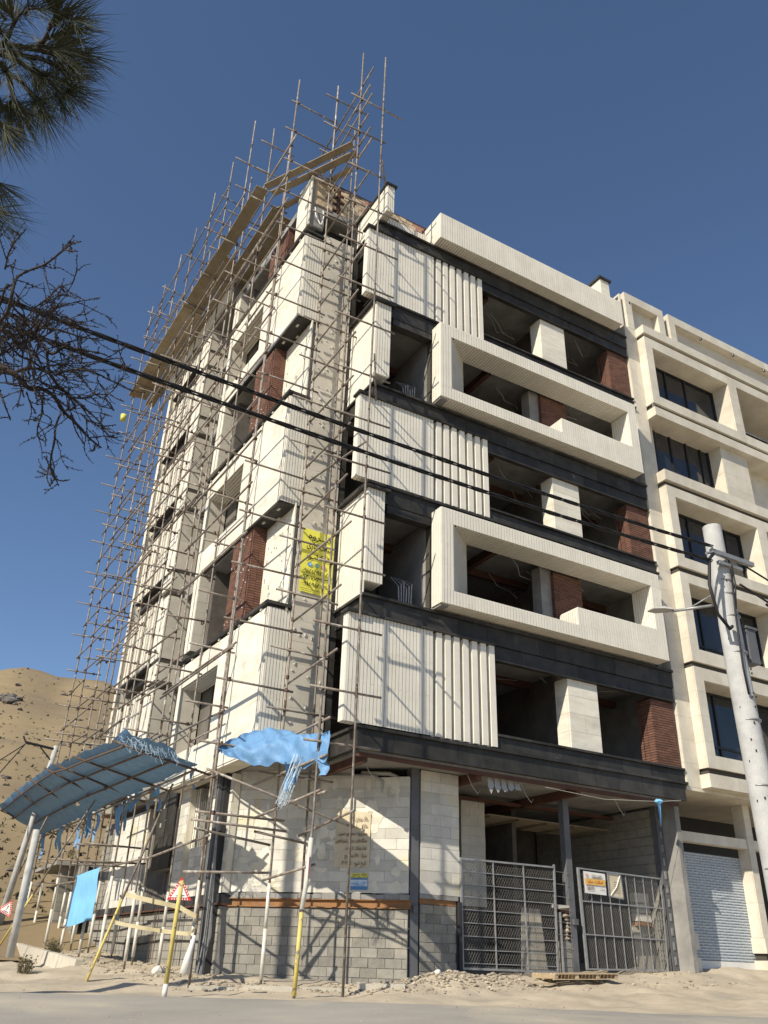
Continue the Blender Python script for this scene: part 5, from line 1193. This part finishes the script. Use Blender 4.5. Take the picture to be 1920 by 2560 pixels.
rb = MB(); p = Vector((-3.12, .78, 1.5)); 
for i in range(5): rb.tube([(-1.9+.03*i+jit(.05), 3.75+.04*i, 1.25), (-1.8+.03*i+jit(.05), 3.85, 2.2), (-1.78+.02*i+jit(.06), 3.95+.03*i, 4.9)], .016, 5)
solo('rebar_bundle', rb, 'galv', 'bundle of grey steel rods leaning upright against the dark corner column', 'rods')

# ------------------------------------------------------------------ blue sheet, kerb, rubble, pallet, weeds
b = MB(); P = [Lw(10.7, 3.35, 2.46), Lw(8.3, 3.25, 2.44), Lw(8.2, 3.30, 3.88), Lw(10.75, 3.3, 3.80)]
nu, nv = 14, 14
for j in range(nv+1):
    for i in range(nu+1):
        u, v = i/nu, j/nv; q = Vector(P[0]).lerp(Vector(P[1]), u).lerp(Vector(P[3]).lerp(Vector(P[2]), u), v); q.x += .05*noise.noise(Vector((u*3, v*3, 1))); q.z += (.22*u*u if j == 0 else 0)-(.0 if j else .02); b.v.append(tuple(q))
b.f = [(j*(nu+1)+i, j*(nu+1)+i+1, (j+1)*(nu+1)+i+1, (j+1)*(nu+1)+i) for j in range(nv) for i in range(nu)]
solo('plastic_sheet', b, 'board', 'bright sky blue plastic sheet hung upright between the scaffold poles at the left', 'sheet', smooth=True)
for i in range(6):
    s0 = 7.25+i*1.9; g0 = ground_z(*Lw(s0, 3.4, 0)[:2]); g1 = ground_z(*Lw(s0+1.86, 3.4, 0)[:2]); b = MB()
    pts = []
    for (s_, g_) in ((s0, g0), (s0+1.86, g1)): pts += [Lw(s_, 3.56, g_-.12), Lw(s_, 3.80, g_-.35), Lw(s_, 3.74, g_+.12), Lw(s_, 3.56, g_+.12)]
    b.add(pts, [(0,1,2,3),(4,7,6,5),(0,4,5,1),(1,5,6,2),(2,6,7,3),(3,7,4,0)])
    solo('kerb', b, 'kerb', '%s concrete block of the low kerb at the far left, from the road corner' % ('first', 'second', 'third', 'fourth', 'fifth', 'sixth')[i], 'kerb', 'kerb blocks by the scaffolding')
# pale kerb in front of the chamfer, half buried
for i, (x_, y_) in enumerate(((-2.5, 1.05), (-1.5, .58), (-.45, .12), (.65, -.32))):
    g = gz_fine(x_, y_); b = MB(lambda X_, Y_, Z_, x_=x_, y_=y_, g=g: (x_+X_*.9+Y_*.35, y_-X_*.38+Y_*.9, g+Z_)); b.cut(-.5, .5, -.1, .1, -.15, .07, .015)
    solo('kerb', b, 'kerb', '%s half buried pale kerb stone at the road edge before the chamfered block wall' % ('leftmost', 'second', 'third', 'rightmost')[i], 'kerb', 'kerb stones before the chamfer')
b = MB()
for _ in range(2300):
    r_ = random.random()
    if r_ < .45: x_, y_ = random.gauss(2.5, 1.1), random.gauss(-.1, .45)
    elif r_ < .75: s_, o_ = random.uniform(.5, 16), random.uniform(1.7, 3.6); x_, y_, _ = Lw(s_, o_, 0)
    elif r_ < .9: x_, y_ = random.uniform(-3, 1.2), 0; y_ = .2-x_*.55+random.uniform(-.8, 1.2)
    else: x_, y_ = random.uniform(3, 11), random.uniform(-1., .8)
    if x_+y_ > 2.75 and x_ < 2.2 and x_ > -1.6: continue
    rock(b, x_, y_, gz_fine(x_, y_)+.01, random.choice([.012, .016, .02, .025, .03, .055])*random.uniform(.7, 1.3), .6)
solo('rubble', b, 'rubble', 'pale stones and broken block scattered over the dusty verge', None, kind='stuff')
b = MB()
for _ in range(300):
    u = random.uniform(-20, 22); v = random.uniform(12, 18); x_, y_ = CX+u*.872+v*.489, CY-u*.489+v*.872
    rock(b, x_, y_, ground_z(x_, y_)+.032, random.uniform(.006, .022), .5)
solo('road_grit', b, 'rubble', 'fine grit lying on the dusty road', None, kind='stuff')
for nm, pos, s_, lab in (('broken_block', (-2.6, 4.6, 0), .16, 'broken hollow block lying on the dirt under the scaffolding'), ('plaster_lump', (2.5, .35, 0), .10, 'white lump of plaster on top of the rubble mound')):
    b = MB(); rock(b, pos[0], pos[1], gz_fine(pos[0], pos[1])+.06, s_, .8); rock(b, pos[0]+.1, pos[1]+.05, gz_fine(pos[0], pos[1])+.05, s_*.7, .8); solo(nm, b, 'aac', lab, 'rubble')
# wooden pallet
PT = thing('pallet', 'flat wooden pallet lying on the sand in front of the two gates', 'pallet', (5.4, -.8, 1.6))
g = gz_fine(6.2, -.2)+.02
TP = lambda X_, Y_, Z_: (5.2+X_*1.05+Y_*.12, -.45+Y_*.95-X_*.02, g+Z_+.028*X_)
for i in range(7): piece('pallet_board', 'wood', PT, .02, 1.85, .0+i*.155, .125+i*.155, .11, .135, TP, c=.006)
for x_ in (.0, .6, 1.2, 1.76): piece('pallet_bearer', 'wood', PT, x_, x_+.09, .02, 1.05, .02, .107, TP, c=.006)
for y_ in (.02, .5, .95): piece('pallet_runner', 'wood', PT, .0, 1.86, y_, y_+.09, .0, .019, TP, c=.002)
b = MB(); b.cut(-1.05, .8, .0, .14, .05, .075, .01); b.T = None
b = MB(lambda X_, Y_, Z_: (4.4+X_, -.3+Y_, gz_fine(4.8, -.3)+Z_)); b.cut(0, 1.0, .0, .12, .05, .08, .01); b.cut(.1, .95, .3, .42, .01, .04, .01)
solo('loose_planks', b, 'wood', 'two loose planks at the left end of the pallet', 'planks')
def weed(x_, y_, s_, lab, n=90):
    b = MB(); g = gz_fine(x_, y_)
    for _ in range(n):
        a = random.uniform(0, 6.28); l_ = s_*random.uniform(.4, 1); d = Vector((math.cos(a)*random.uniform(.2, .8), math.sin(a)*random.uniform(.2, .8), 1)).normalized(); p = Vector((x_+jit(s_*.3), y_+jit(s_*.3), g)); q = p+d*l_; w_ = Vector((-d.y, d.x, 0)).normalized()*.006
        b.add([p-w_, p+w_, q], [(0,1,2)])
        for k in range(4):
            c = p.lerp(q, random.uniform(.3, 1)); e = Vector((jit(.04), jit(.04), jit(.04))); b.add([c, c+e, c+Vector((e.y, -e.x, e.z+.01))], [(0,1,2)])
    return solo('weed', b, 'weed', lab, 'weed', 'weeds on the verge')
for p_, s_, l_ in (((-5.6, 4.7), .42, 'largest grey green weed at the end of the kerb line, beside the road'), ((-5.9, 7.4), .3, 'low weed on the earth on the road side of the kerb'), ((-3.7, 11.5), .5, 'bushy dry weed behind the kerb at the far left'), ((-3.4, 13.3), .45, 'dry weed behind the kerb, farthest to the left'), ((-6.2, 8.9), .3, 'weed at the left edge below the kerb')): weed(p_[0], p_[1], s_, l_)
# far left yard: site hut of grey blocks, beams, drum
HT = bx('dummy', 'conc', BLD, 0, .01, 0, .01, 0, .01); bpy.data.objects.remove(HT)
H = thing('block_shed', 'low grey block shed behind the scaffolding at the left end of the building', 'shed', (-2.5, 20, 2))
block_wall('block_wall', H, 15.9, 19.5, 1.9, 4.6, .6, .3, 'gblock', TL, yf=-1.9, swap=True); block_wall('block_wall', H, -2.9, -1.0, 1.9, 4.6, .6, .3, 'gblock', None, yf=17.0)
bx('shed_roof', 'conc', H, -3.2, 1.0, 16.6, 21, 4.6, 4.72)
b = MB(); b.box(-7.0, -3.4, 24.0, 24.2, 4.0, 4.15); b.box(-7.2, -3.6, 23.8, 24.0, 3.7, 3.85); b.box(-6.8, -3.2, 23.7, 23.8, 3.45, 3.55)
solo('steel_beams', b, 'rust', 'stack of rusty steel beams on the earth behind the poles at the far left', 'beams')
b = MB(); b.tube([(-5.9, 16.5, 2.9), (-5.9, 16.5, 3.15)], .28, 12); b.tube([(-5.9, 16.5, 3.151), (-5.9, 16.5, 3.8)], .24, 12)
solo('oil_drum', b, 'wframe', 'dark drum standing at the left edge below the hill', 'drum', smooth=False)
b = MB()
for i in range(60): u = i/59; rock(b, -9+9*u+jit(.5), 22+jit(1.5), 2.5+jit(.3), random.uniform(.5, 1.1), .5)
solo('earth_bank', b, 'dirt', None, None, kind='structure')

# ------------------------------------------------------------------ utility poles, street lamp, cables
UP = thing('utility_pole', 'round grey concrete utility pole standing close to the camera at the right edge', 'utility pole', (1.0, -9.86, .9))
pb = (1.06, -9.93); pz = 7.98
b = MB(); b.tube([(pb[0], pb[1], .5), (pb[0]-.02, pb[1]+.03, 3), (pb[0]-.05, pb[1]+.06, 5.5), (1.0, -9.86, pz)], lambda t: .185-.042*t, 28); obj('pole_shaft', b, 'cpole', UP, smooth=False)
for z in (2.9, 3.95, 4.85, 5.85, 6.42, 6.78, 7.0): 
    r_ = .185-.042*(z-.5)/7.5+.004; b = MB(); b.tube([(1.01+.006*(8-z), -9.87-.008*(8-z), z), (1.01+.006*(8-z), -9.87-.008*(8-z), z+.022)], r_, 24); obj('steel_strap', b, 'galv', UP, smooth=True)
b = MB()
for i in range(40): z = random.uniform(2.5, 7.4); a = random.uniform(3.2, 5.6); r_ = .185-.042*(z-.5)/7.5; b.box(1.01+.006*(8-z)+r_*math.cos(a)-.01, 1.01+.006*(8-z)+r_*math.cos(a)+.01, -9.87-.008*(8-z)+r_*math.sin(a)-.006, -9.87-.008*(8-z)+r_*math.sin(a)+.006, z, z+.03)
obj('bolt_holes', b, 'dsteel', UP, kind='stuff')
b = MB(); b.box(.60, 1.55, -10.10, -10.04, 7.34, 7.41); b.box(.78, 1.3, -10.06, -10.0, 7.22, 7.27); b.tube([(.7, -10.07, 7.37), (.45, -10.1, 7.28)], .022, 6); obj('cable_bracket', b, 'galv', UP)
b = MB(); b.tube([(.62, -10.1, 7.32), (.50, -10.1, 7.2), (.40, -10.1, 6.75), (.48, -10.1, 6.3), (.72, -10.08, 6.13), (.86, -10.02, 6.22)], .026, 6); b.tube([(1.0, -10.07, 7.1), (.93, -10.06, 6.4), (.9, -10.05, 5.6), (.92, -10.05, 5.2)], .016, 6); b.tube([(1.05, -10.06, 7.25), (1.0, -10.1, 6.9), (.95, -10.07, 6.5)], .013, 6)
obj('cable_loop', b, 'cable', UP, smooth=True)
b = MB(); b.box(1.22, 1.42, -9.98, -9.80, 5.75, 6.28); b.box(1.20, 1.46, -10.0, -9.78, 6.285, 6.32); obj('junction_box', b, 'steel', UP)
LM = thing('street_lamp', 'small grey street lamp on a thin arm reaching left from the concrete pole', 'street lamp', (.88, -9.75, 6.6))
b = MB(); b.tube([(.93, -9.78, 6.66), (.50, -9.26, 6.63)], .024, 8); b.tube([(.93, -9.78, 6.86), (.68, -9.48, 6.66)], .012, 6); obj('lamp_arm', b, 'galv', LM, smooth=True)
b = MB(); hp = [(.52, -9.28, 6.64), (.44, -9.18, 6.655), (.34, -9.06, 6.665), (.27, -8.98, 6.665)]
for i, (q, w_, h_) in enumerate(zip(hp, (.05, .10, .11, .02), (.035, .055, .045, .015))):
    d = Vector((.64, -.77, 0)); s_ = Vector((.77, .64, 0)); c = Vector(q); b.v += [tuple(c-s_*w_), tuple(c+s_*w_), tuple(c+s_*w_*.5+Vector((0,0,h_))), tuple(c-s_*w_*.5+Vector((0,0,h_)))]
for i in range(3):
    for k in range(4): b.f.append((i*4+k, i*4+(k+1)%4, i*4+4+(k+1)%4, i*4+4+k))
b.f += [(3,2,1,0), (12,13,14,15)]; obj('lamp_head', b, 'pvc', LM)
def twisted(p, q, sag, label, n=90, strands=4, r=.010, R=.018, turns=22):
    b = MB(); p, q = Vector(p), Vector(q)
    for k in range(strands):
        pts = []
        for i in range(n*2+1):
            t = i/(2*n); c = p.lerp(q, t); c.z -= sag*4*t*(1-t); a = t*turns*2*math.pi+k*2*math.pi/strands; wob = 1+.35*noise.noise(Vector((t*30, k, label.__len__())))
            pts.append((c.x, c.y+R*wob*math.cos(a), c.z+R*wob*math.sin(a)))
        b.tube(pts, r, 4)
    return solo('overhead_cable', b, 'cable', label, 'cable', 'overhead cables across the street', smooth=True)
twisted((-26, -10.9, 8.6), (.62, -10.1, 7.44), .75, 'upper bundle of twisted black cables crossing the view from the top left to the pole')
twisted((-26, -10.9, 8.2), (.55, -10.1, 7.18), .72, 'lower bundle of twisted black cables crossing the view from the left to the pole')
b = MB(); b.tube([(1.3, -10.0, 7.40), (4, -9.7, 7.10), (9, -9.4, 6.9), (16, -9.2, 7.2)], .016, 5); solo('overhead_cable', b, 'cable', 'upper single black cable leaving the concrete pole to the right edge', 'cable', 'cables right of the pole', smooth=True)
b = MB(); b.tube([(1.25, -10.0, 7.0), (4, -9.7, 6.6), (9, -9.4, 6.5), (16, -9.2, 6.9)], .018, 5)
for i in range(8): b.tube([(1.95+.07*i, -9.9+jit(.03), 6.86+jit(.03)), (2.05+.07*i, -9.9+jit(.03), 6.84+jit(.03))], .022, 5)
solo('overhead_cable', b, 'cable', 'lower black cable with splice clamps leaving the concrete pole to the right edge', 'cable', 'cables right of the pole', smooth=True)
b = MB(); b.tube([(.95, -10.0, 5.3), (.2, -8.2, 5.2), (3.5, -4.5, 4.2), (8.6, -.2, 3.7)], .006, 4)
# second pole, out of the picture to the left, that carries the cables; and a tall mast whose shadow falls on the chamfered wall
def round_pole(x_, y_, h_, r0_, r1_, label):
    g = ground_z(x_, y_)-.3; b = MB(); b.tube([(x_, y_, g), (x_, y_, g+h_*.5), (x_, y_, g+h_)], lambda t: r0_+(r1_-r0_)*t, 20); return solo('utility_pole', b, 'cpole', label, 'utility pole', smooth=True)
round_pole(-26, -10.9, 9.4, .2, .15, 'concrete pole carrying the other end of the overhead cables, outside the view to the left')
round_pole(-13.14, -2.23, 14.6, .19, .155, 'tall round mast standing beside the road outside the view to the left')
# two poles behind the site on the left
q = thing('utility_pole', 'distant concrete pole with a horizontal bracket carrying cables, in front of the hillside', 'utility pole', (-4.3, 17, 3))
b = MB(); b.tube([(-4.65, 17.03, 2.2), (-4.0, 16.93, 8.75)], lambda t: .12-.03*t, 12); obj('pole_shaft', b, 'cpole', q, smooth=True)
b = MB(); b.tube([(-4.0, 16.9, 8.62), (-5.1, 17.1, 8.78)], .05, 6); b.tube([(-4.1, 16.9, 8.2), (-4.55, 17, 8.65)], .03, 6); b.tube([(-5.1, 17.1, 8.78), (-5.22, 17.1, 9.0)], .03, 5); obj('bracket', b, 'wframe', q)
b = MB(); b.tube([(-5.1, 17.1, 8.7), (-6.2, 17.3, 7.7), (-8, 17.5, 7.3), (-11, 18, 7.6)], .02, 5); solo('distant_cable', b, 'cable', 'thin cable sagging left from the bracket of the distant pole', 'cable', smooth=True)
b = MB(); b.tube([(-5.1, 17.1, 8.7), (-6.3, 16.0, 6.6), (-8.5, 14.5, 3.6)], .02, 5); solo('guy_wire', b, 'cable', 'straight guy wire falling from the bracket of the distant pole to the left edge', 'wire', smooth=True)
b = MB(); b.tube([(-5.13, 10.0, 1.6), (-5.12, 10.0, 4.9)], lambda t: .11-.01*t, 14); solo('utility_pole', b, 'cpole', 'thick grey concrete pole rising behind the far left scaffold poles to the canopy', 'utility pole', smooth=True)

# ------------------------------------------------------------------ bare tree reaching in from the left
BT = thing('bare_tree', 'leafless tree with dark knobbly twigs reaching in at the left edge', 'tree', (-12.4, -12.3, .4))
def cam_ray(px, py, dist):
    """only used to lay out the first skeleton of the near branches from sketch measurements"""
    d = fw*2107.33 + rt*(px-960) - up*(py-1280); return Vector((CX, CY, CZ)) + d.normalized()*dist
K = .31646
LIMBS = [
 ([(0,1180),(130,1260),(230,1360),(330,1365),(430,1430),(490,1530),(600,1640),(700,1750),(800,1830)], .030, .006, 7.0),
 ([(0,1230),(100,1240),(220,1200),(370,1230),(450,1330),(560,1430),(640,1500),(740,1580),(860,1700),(945,1715)], .020, .005, 7.3),
 ([(0,900),(80,920),(140,1010),(230,970),(300,900),(290,880)], .017, .007, 6.8), ([(240,960),(320,990),(370,1080),(380,1200),(450,1320)], .014, .007, 6.9),
 ([(0,830),(60,760),(90,640),(110,540),(140,480),(230,430),(360,380),(500,270),(560,225),(640,200)], .016, .005, 6.4), ([(500,270),(495,215)], .005, .003, 6.4), ([(510,270),(615,280)], .005, .004, 6.4),
 ([(40,420),(60,320),(90,250),(120,200),(200,110)], .008, .004, 6.2), ([(65,320),(125,250)], .005, .003, 6.2),
 ([(60,780),(110,780),(200,830),(290,880),(420,890),(560,930),(650,960),(780,970)], .013, .005, 6.7), ([(290,880),(330,820),(380,760),(480,710),(600,680),(790,645)], .010, .004, 6.6), ([(300,840),(310,730),(370,680),(440,580),(560,535)], .009, .004, 6.9), ([(390,690),(480,620),(600,650)], .006, .004, 6.8),
 ([(370,1080),(430,1085),(480,1050),(550,1010)], .015, .012, 7.0), ([(430,1260),(540,1220),(660,1215),(780,1250),(850,1290),(950,1330),(1050,1390)], .011, .005, 7.1),
 ([(560,1220),(660,1300),(740,1400),(850,1460),(900,1540)], .009, .005, 7.2), ([(640,1200),(760,1160),(880,1130),(960,1130),(1000,1210)], .007, .005, 7.0), ([(780,1250),(770,1300),(830,1370),(900,1430),(975,1465)], .006, .005, 7.2),
 ([(480,1560),(440,1660),(430,1780),(400,1930),(410,2040),(470,2090),(545,2085)], .011, .005, 7.2), ([(400,1950),(370,2060),(400,2140)], .006, .005, 7.2), ([(410,1990),(430,2050),(465,2130)], .006, .005, 7.2), ([(440,1760),(490,1815)], .005, .004, 7.2),
 ([(500,1000),(550,1030),(650,1060),(780,1080),(870,1115)], .008, .005, 6.9), ([(520,1040),(640,1050),(730,1110)], .006, .004, 7.0), ([(540,1080),(620,1140),(710,1190)], .008, .006, 7.1),
 ([(340,1400),(330,1560),(300,1650),(300,1740),(350,1780)], .009, .005, 6.9), ([(330,1560),(400,1600),(400,1660)], .006, .004, 7.), ([(0,1400),(20,1440),(40,1500),(85,1610)], .010, .005, 6.7), ([(210,1390),(240,1480),(285,1560)], .008, .005, 6.8),
 ([(560,1430),(640,1440),(760,1410),(860,1410)], .007, .005, 7.2), ([(600,1640),(560,1560),(600,1700),(670,1810)], .007, .005, 7.2), ([(640,1500),(760,1650),(915,1650)], .008, .005, 7.1), ([(640,1560),(700,1620),(800,1640)], .006, .005, 7.2), ([(0,1100),(60,1060),(140,1010)], .014, .009, 6.8), ([(0,960),(60,1000),(150,1100),(240,1140),(330,1200),(380,1230)], .012, .007, 7.0),
 ([(130,1260),(160,1340),(190,1430)], .009, .006, 6.9), ([(180,830),(220,870),(300,950),(390,1070)], .008, .006, 6.8), ([(90,700),(140,760),(210,830)], .009, .006, 6.6), ([(0,700),(20,640),(50,560),(90,545)], .010, .006, 6.5), ([(350,1210),(300,1290),(420,1350),(520,1390)], .008, .006, 7.1), ([(460,960),(440,990),(480,1090)], .008, .005, 7.0), ([(450,930),(560,880),(700,890)], .006, .005, 6.8), ([(380,760),(500,830),(660,860),(780,880)], .006, .004, 6.9), ([(470,760),(560,840),(650,830)], .005, .004, 6.7)]
mainb = MB(); twig = MB()
def smooth_path(P, n=4):
    out = []
    for i in range(len(P)-1):
        p0, p1, p2, p3 = P[max(i-1,0)], P[i], P[i+1], P[min(i+2,len(P)-1)]
        for k in range(n): u = k/n; out.append(.5*((2*p1)+(p2-p0)*u+(2*p0-5*p1+4*p2-p3)*u*u+(3*p1-p0-3*p2+p3)*u*u*u))
    out.append(P[-1]); return out
def knobby(b, pts, ra, rb, n=5):
    m = len(pts)-1; b.tube([tuple(p) for p in pts], lambda t: (ra+(rb-ra)*t)*(1+.18*math.sin(t*m*2.4)), n)
def buds(b, pts, r, den=1.0):
    for i in range(1, len(pts)):
        for k in range(max(1, int(den*2))):
            p = pts[i-1].lerp(pts[i], random.random()); d = Vector((jit(1), jit(1), jit(1))).normalized()*(r+.011)
            b.tube([tuple(p), tuple(p+d)], r*.55+.0015, 3, r*.25+.001)
def sprout(p, d, l_, r, depth):
    pts = [p]; n = 6
    for i in range(n):
        d = (d+Vector((jit(.22), jit(.22), jit(.22)+.05))).normalized(); pts.append(pts[-1]+d*l_/n)
    knobby(twig, pts, r, r*.6, 4); buds(twig, pts, r*.8, 1)
    if depth > 0:
        for _ in range(random.choice([1, 2, 2])): i = random.randint(2, n-1); sprout(pts[i], (d+Vector((jit(.9), jit(.9), jit(.9)))).normalized(), l_*random.uniform(.4, .65), r*.75, depth-1)
anchors = []
for pts, ra, rb, dist in LIMBS:
    ph = random.uniform(0, 6)
    P = [cam_ray(x*K, 540+y*K, dist+.22*math.sin(i*.9+ph)) for i, (x, y) in enumerate(pts)]
    P = smooth_path(P); knobby(mainb, P, ra*.8, rb*.95, 6); buds(twig, P, (ra+rb)*.35, .6 if ra > .014 else 1.3)
    L_ = sum((P[i+1]-P[i]).length for i in range(len(P)-1))
    for _ in range(int(L_*4.2)+1):
        i = random.randint(1, len(P)-2); d = (P[i+1]-P[i-1]).normalized(); dd = (d*random.uniform(.4, 1)+Vector((jit(.8), jit(.8), jit(.8)))).normalized(); sprout(P[i], dd, random.uniform(.10, .34), .0045, 1)
for _ in range(46):
    p = cam_ray(random.uniform(0, 330)*K, 540+random.uniform(850, 1350)*K, random.uniform(6.4, 7.3)); sprout(p, Vector((jit(1), jit(1), jit(1))).normalized(), random.uniform(.3, .6), .006, 2)
# trunk and the boughs that carry the limbs, outside the picture
starts = [cam_ray(0, 540+y*K, 7.0) for y in (1180, 900, 830, 1230, 960, 700, 1400)]
trunk = [Vector((-13.0, -12.2, .2)), Vector((-12.9, -12.1, 2.2)), Vector((-12.5, -12.0, 3.6)), Vector((-12.2, -11.9, 5.2)), Vector((-12.3, -11.7, 7.5))]
tb = MB(); knobby(tb, smooth_path(trunk), .17, .05, 10); obj('trunk', tb, 'bark', BT, smooth=True)
for s_ in starts: knobby(mainb, smooth_path([trunk[2].lerp(trunk[3], random.random()), trunk[3].lerp(s_, .5)+Vector((0, 0, .2)), s_]), .045, .024, 6)
obj('limbs', mainb, 'bark', BT, smooth=True); obj('twigs', twig, 'bark', BT, kind='stuff')

# ------------------------------------------------------------------ pine boughs at the top left
PN = thing('pine_tree', 'dark pine bough with long needles hanging into the top left corner', 'tree', (-12.9, -14.6, .4))
wood = MB(); nd_ = MB()
def needle(p, d, l_):
    side = d.cross(Vector((jit(1), jit(1), jit(1)))).normalized(); bend = side*l_*random.uniform(-.10, .10)+Vector((0, 0, -.05*l_)); w_ = fwv.cross(d).normalized()*.0009
    m_ = p+d*l_*.5+bend*.6; e = p+d*l_+bend*1.6
    nd_.add([p-w_, p+w_, m_+w_, m_-w_, e], [(0,1,2,3),(3,2,4)])
fwv = (cam_ray(140, 220, 1)-Vector((CX, CY, CZ))).normalized()
def shoot(p, q, n, ln, r=.006):
    p, q = Vector(p), Vector(q); d = (q-p).normalized(); mid = p.lerp(q, .5)+Vector((jit(.02), jit(.02), jit(.02))); P = smooth_path([p, mid, q], 4); knobby(wood, P, r, r*.6, 5)
    for i in range(n):
        t = random.uniform(.15, 1)**.6; c = P[min(int(t*8), 8)].lerp(P[min(int(t*8)+1, 8)], random.random()); a = Vector((jit(1), jit(1), jit(1))).normalized(); a = (a-d*a.dot(d)).normalized(); k = random.uniform(.12, .75) if t > .85 else random.uniform(.35, .9)
        needle(c, (d+a*k).normalized(), ln*random.uniform(.7, 1.1))
Kp = .25316; D = 3.6
def pr(x, y, dd=0): return cam_ray(x*Kp, y*Kp, D+dd)
for P_, r_ in (([(-300,430),(0,440),(140,450),(330,480)], .014), ([(-300,520),(0,520),(130,520),(350,580)], .014), ([(0,440),(60,410),(130,240),(200,130)], .010), ([(140,450),(330,470),(450,380),(490,250)], .010), ([(0,620),(80,720),(120,900),(140,1010)], .011), ([(330,480),(480,520),(640,560)], .010), ([(0,530),(200,620),(420,760),(560,880)], .010), ([(80,720),(230,830),(330,940)], .008), ([(350,560),(560,640),(700,760)], .008)):
    knobby(wood, smooth_path([pr(x, y, .05*math.sin(i*2)) for i, (x, y) in enumerate(P_)]), r_, r_*.6, 6)
LN = .205
for (x0, y0, x1, y1, n) in ((450,380,640,330,520),(480,300,560,120,380),(490,250,480,60,300),(130,240,60,90,380),(130,240,230,120,340),(330,480,560,470,560),(480,520,700,500,520),(350,560,620,620,560),(560,640,760,660,420),(420,700,640,800,520),(500,800,680,880,420),(560,880,600,1000,300),(330,640,470,760,440),(200,620,330,760,420),(230,830,380,980,420),(330,940,400,1090,320),(120,900,160,1060,400),(140,1010,240,1120,320),(100,860,90,1040,300),(0,620,60,700,300),(60,200,-40,80,280),(0,330,-90,200,240),(250,150,420,90,300),(560,250,740,190,330),(640,330,820,290,260),(700,500,860,520,200),(-40,900,20,1080,320),(-80,1100,-10,1230,340),(-40,1180,40,1290,260),(20,500,160,560,260),(-120,1700,-40,1790,240),(-140,1950,-60,1960,240),(-130,2080,-60,2110,200),(-100,250,30,330,260),(380,450,480,470,300)):
    shoot(pr(x0, y0, jit(.12)), pr(x1, y1, jit(.15)), int(n*.24), LN*random.uniform(.8, 1.05))
for (x0, y0) in ((-300, 480), (-320, 1000), (-300, 1700)): knobby(wood, smooth_path([Vector((-12.4, -15.2, 5.6)), pr(x0*2, y0, .2), pr(x0, y0), pr(-60, y0+20)]), .03, .012, 7)
tb = MB(); knobby(tb, smooth_path([Vector((-12.9, -15.4, .1)), Vector((-12.7, -15.3, 3)), Vector((-12.4, -15.2, 5.6)), Vector((-12.2, -15.1, 9))]), .22, .08, 12); obj('trunk', tb, 'bark', PN, smooth=True)
obj('branches', wood, 'bark', PN, smooth=True); obj('needles', nd_, 'needle', PN, kind='stuff')
# yellow bucket hanging on the left scaffold
b = MB(); bp_ = Vector(Lw(20.2, OO+.1, 25.8)); b.tube([tuple(bp_), tuple(bp_+Vector((0,0,.34)))], .13, 12, .16); solo('bucket', b, 'yprint', 'pale yellow bucket hanging high on the far left scaffold pole', 'bucket', smooth=True)

# ------------------------------------------------------------------ pieces past the first 300 of a kind on one thing become one joined part
def join_rest(root, base, keep, newname):
    L = []
    for o in SC.objects:
        if o.type != 'MESH' or o.name.split('.')[0] != base: continue
        r = o
        while r.parent: r = r.parent
        if r != root: continue
        v = [v.co for v in o.data.vertices]; c = sum(v, Vector())/len(v); d = c-Vector((CX, CY, CZ))
        e = Vector((max(q[i] for q in v)-min(q[i] for q in v) for i in range(3))); a = sorted(e)[1]*sorted(e)[2]
        hid = 50 if o.parent.name.startswith(('party', 'inner')) else 1
        L.append((a/d.length_squared/hid, o.name, o))
    L.sort(key=lambda t: (-t[0], t[1])); rest = L[keep:]
    if not rest: return
    b = MB(); mats = []; mi = []
    for _, _, o in rest:
        m = o.data.materials[0]
        if m not in mats: mats.append(m)
        n = len(b.f); b.add([tuple(v.co) for v in o.data.vertices], [tuple(p.vertices) for p in o.data.polygons]); mi += [mats.index(m)]*(len(b.f)-n)
    for _, _, o in rest: me = o.data; bpy.data.objects.remove(o); bpy.data.meshes.remove(me)
    me = bpy.data.meshes.new(newname); me.from_pydata(b.v, [], b.f)
    for m in mats: me.materials.append(m)
    me.polygons.foreach_set('material_index', mi); o = bpy.data.objects.new(newname, me); COL.objects.link(o); o.parent = root; o.matrix_parent_inverse = INV[root.name]; o['kind'] = 'stuff'
join_rest(BLD, 'block', 300, 'further_blocks'); join_rest(BLD, 'stone_slab', 300, 'further_slabs')
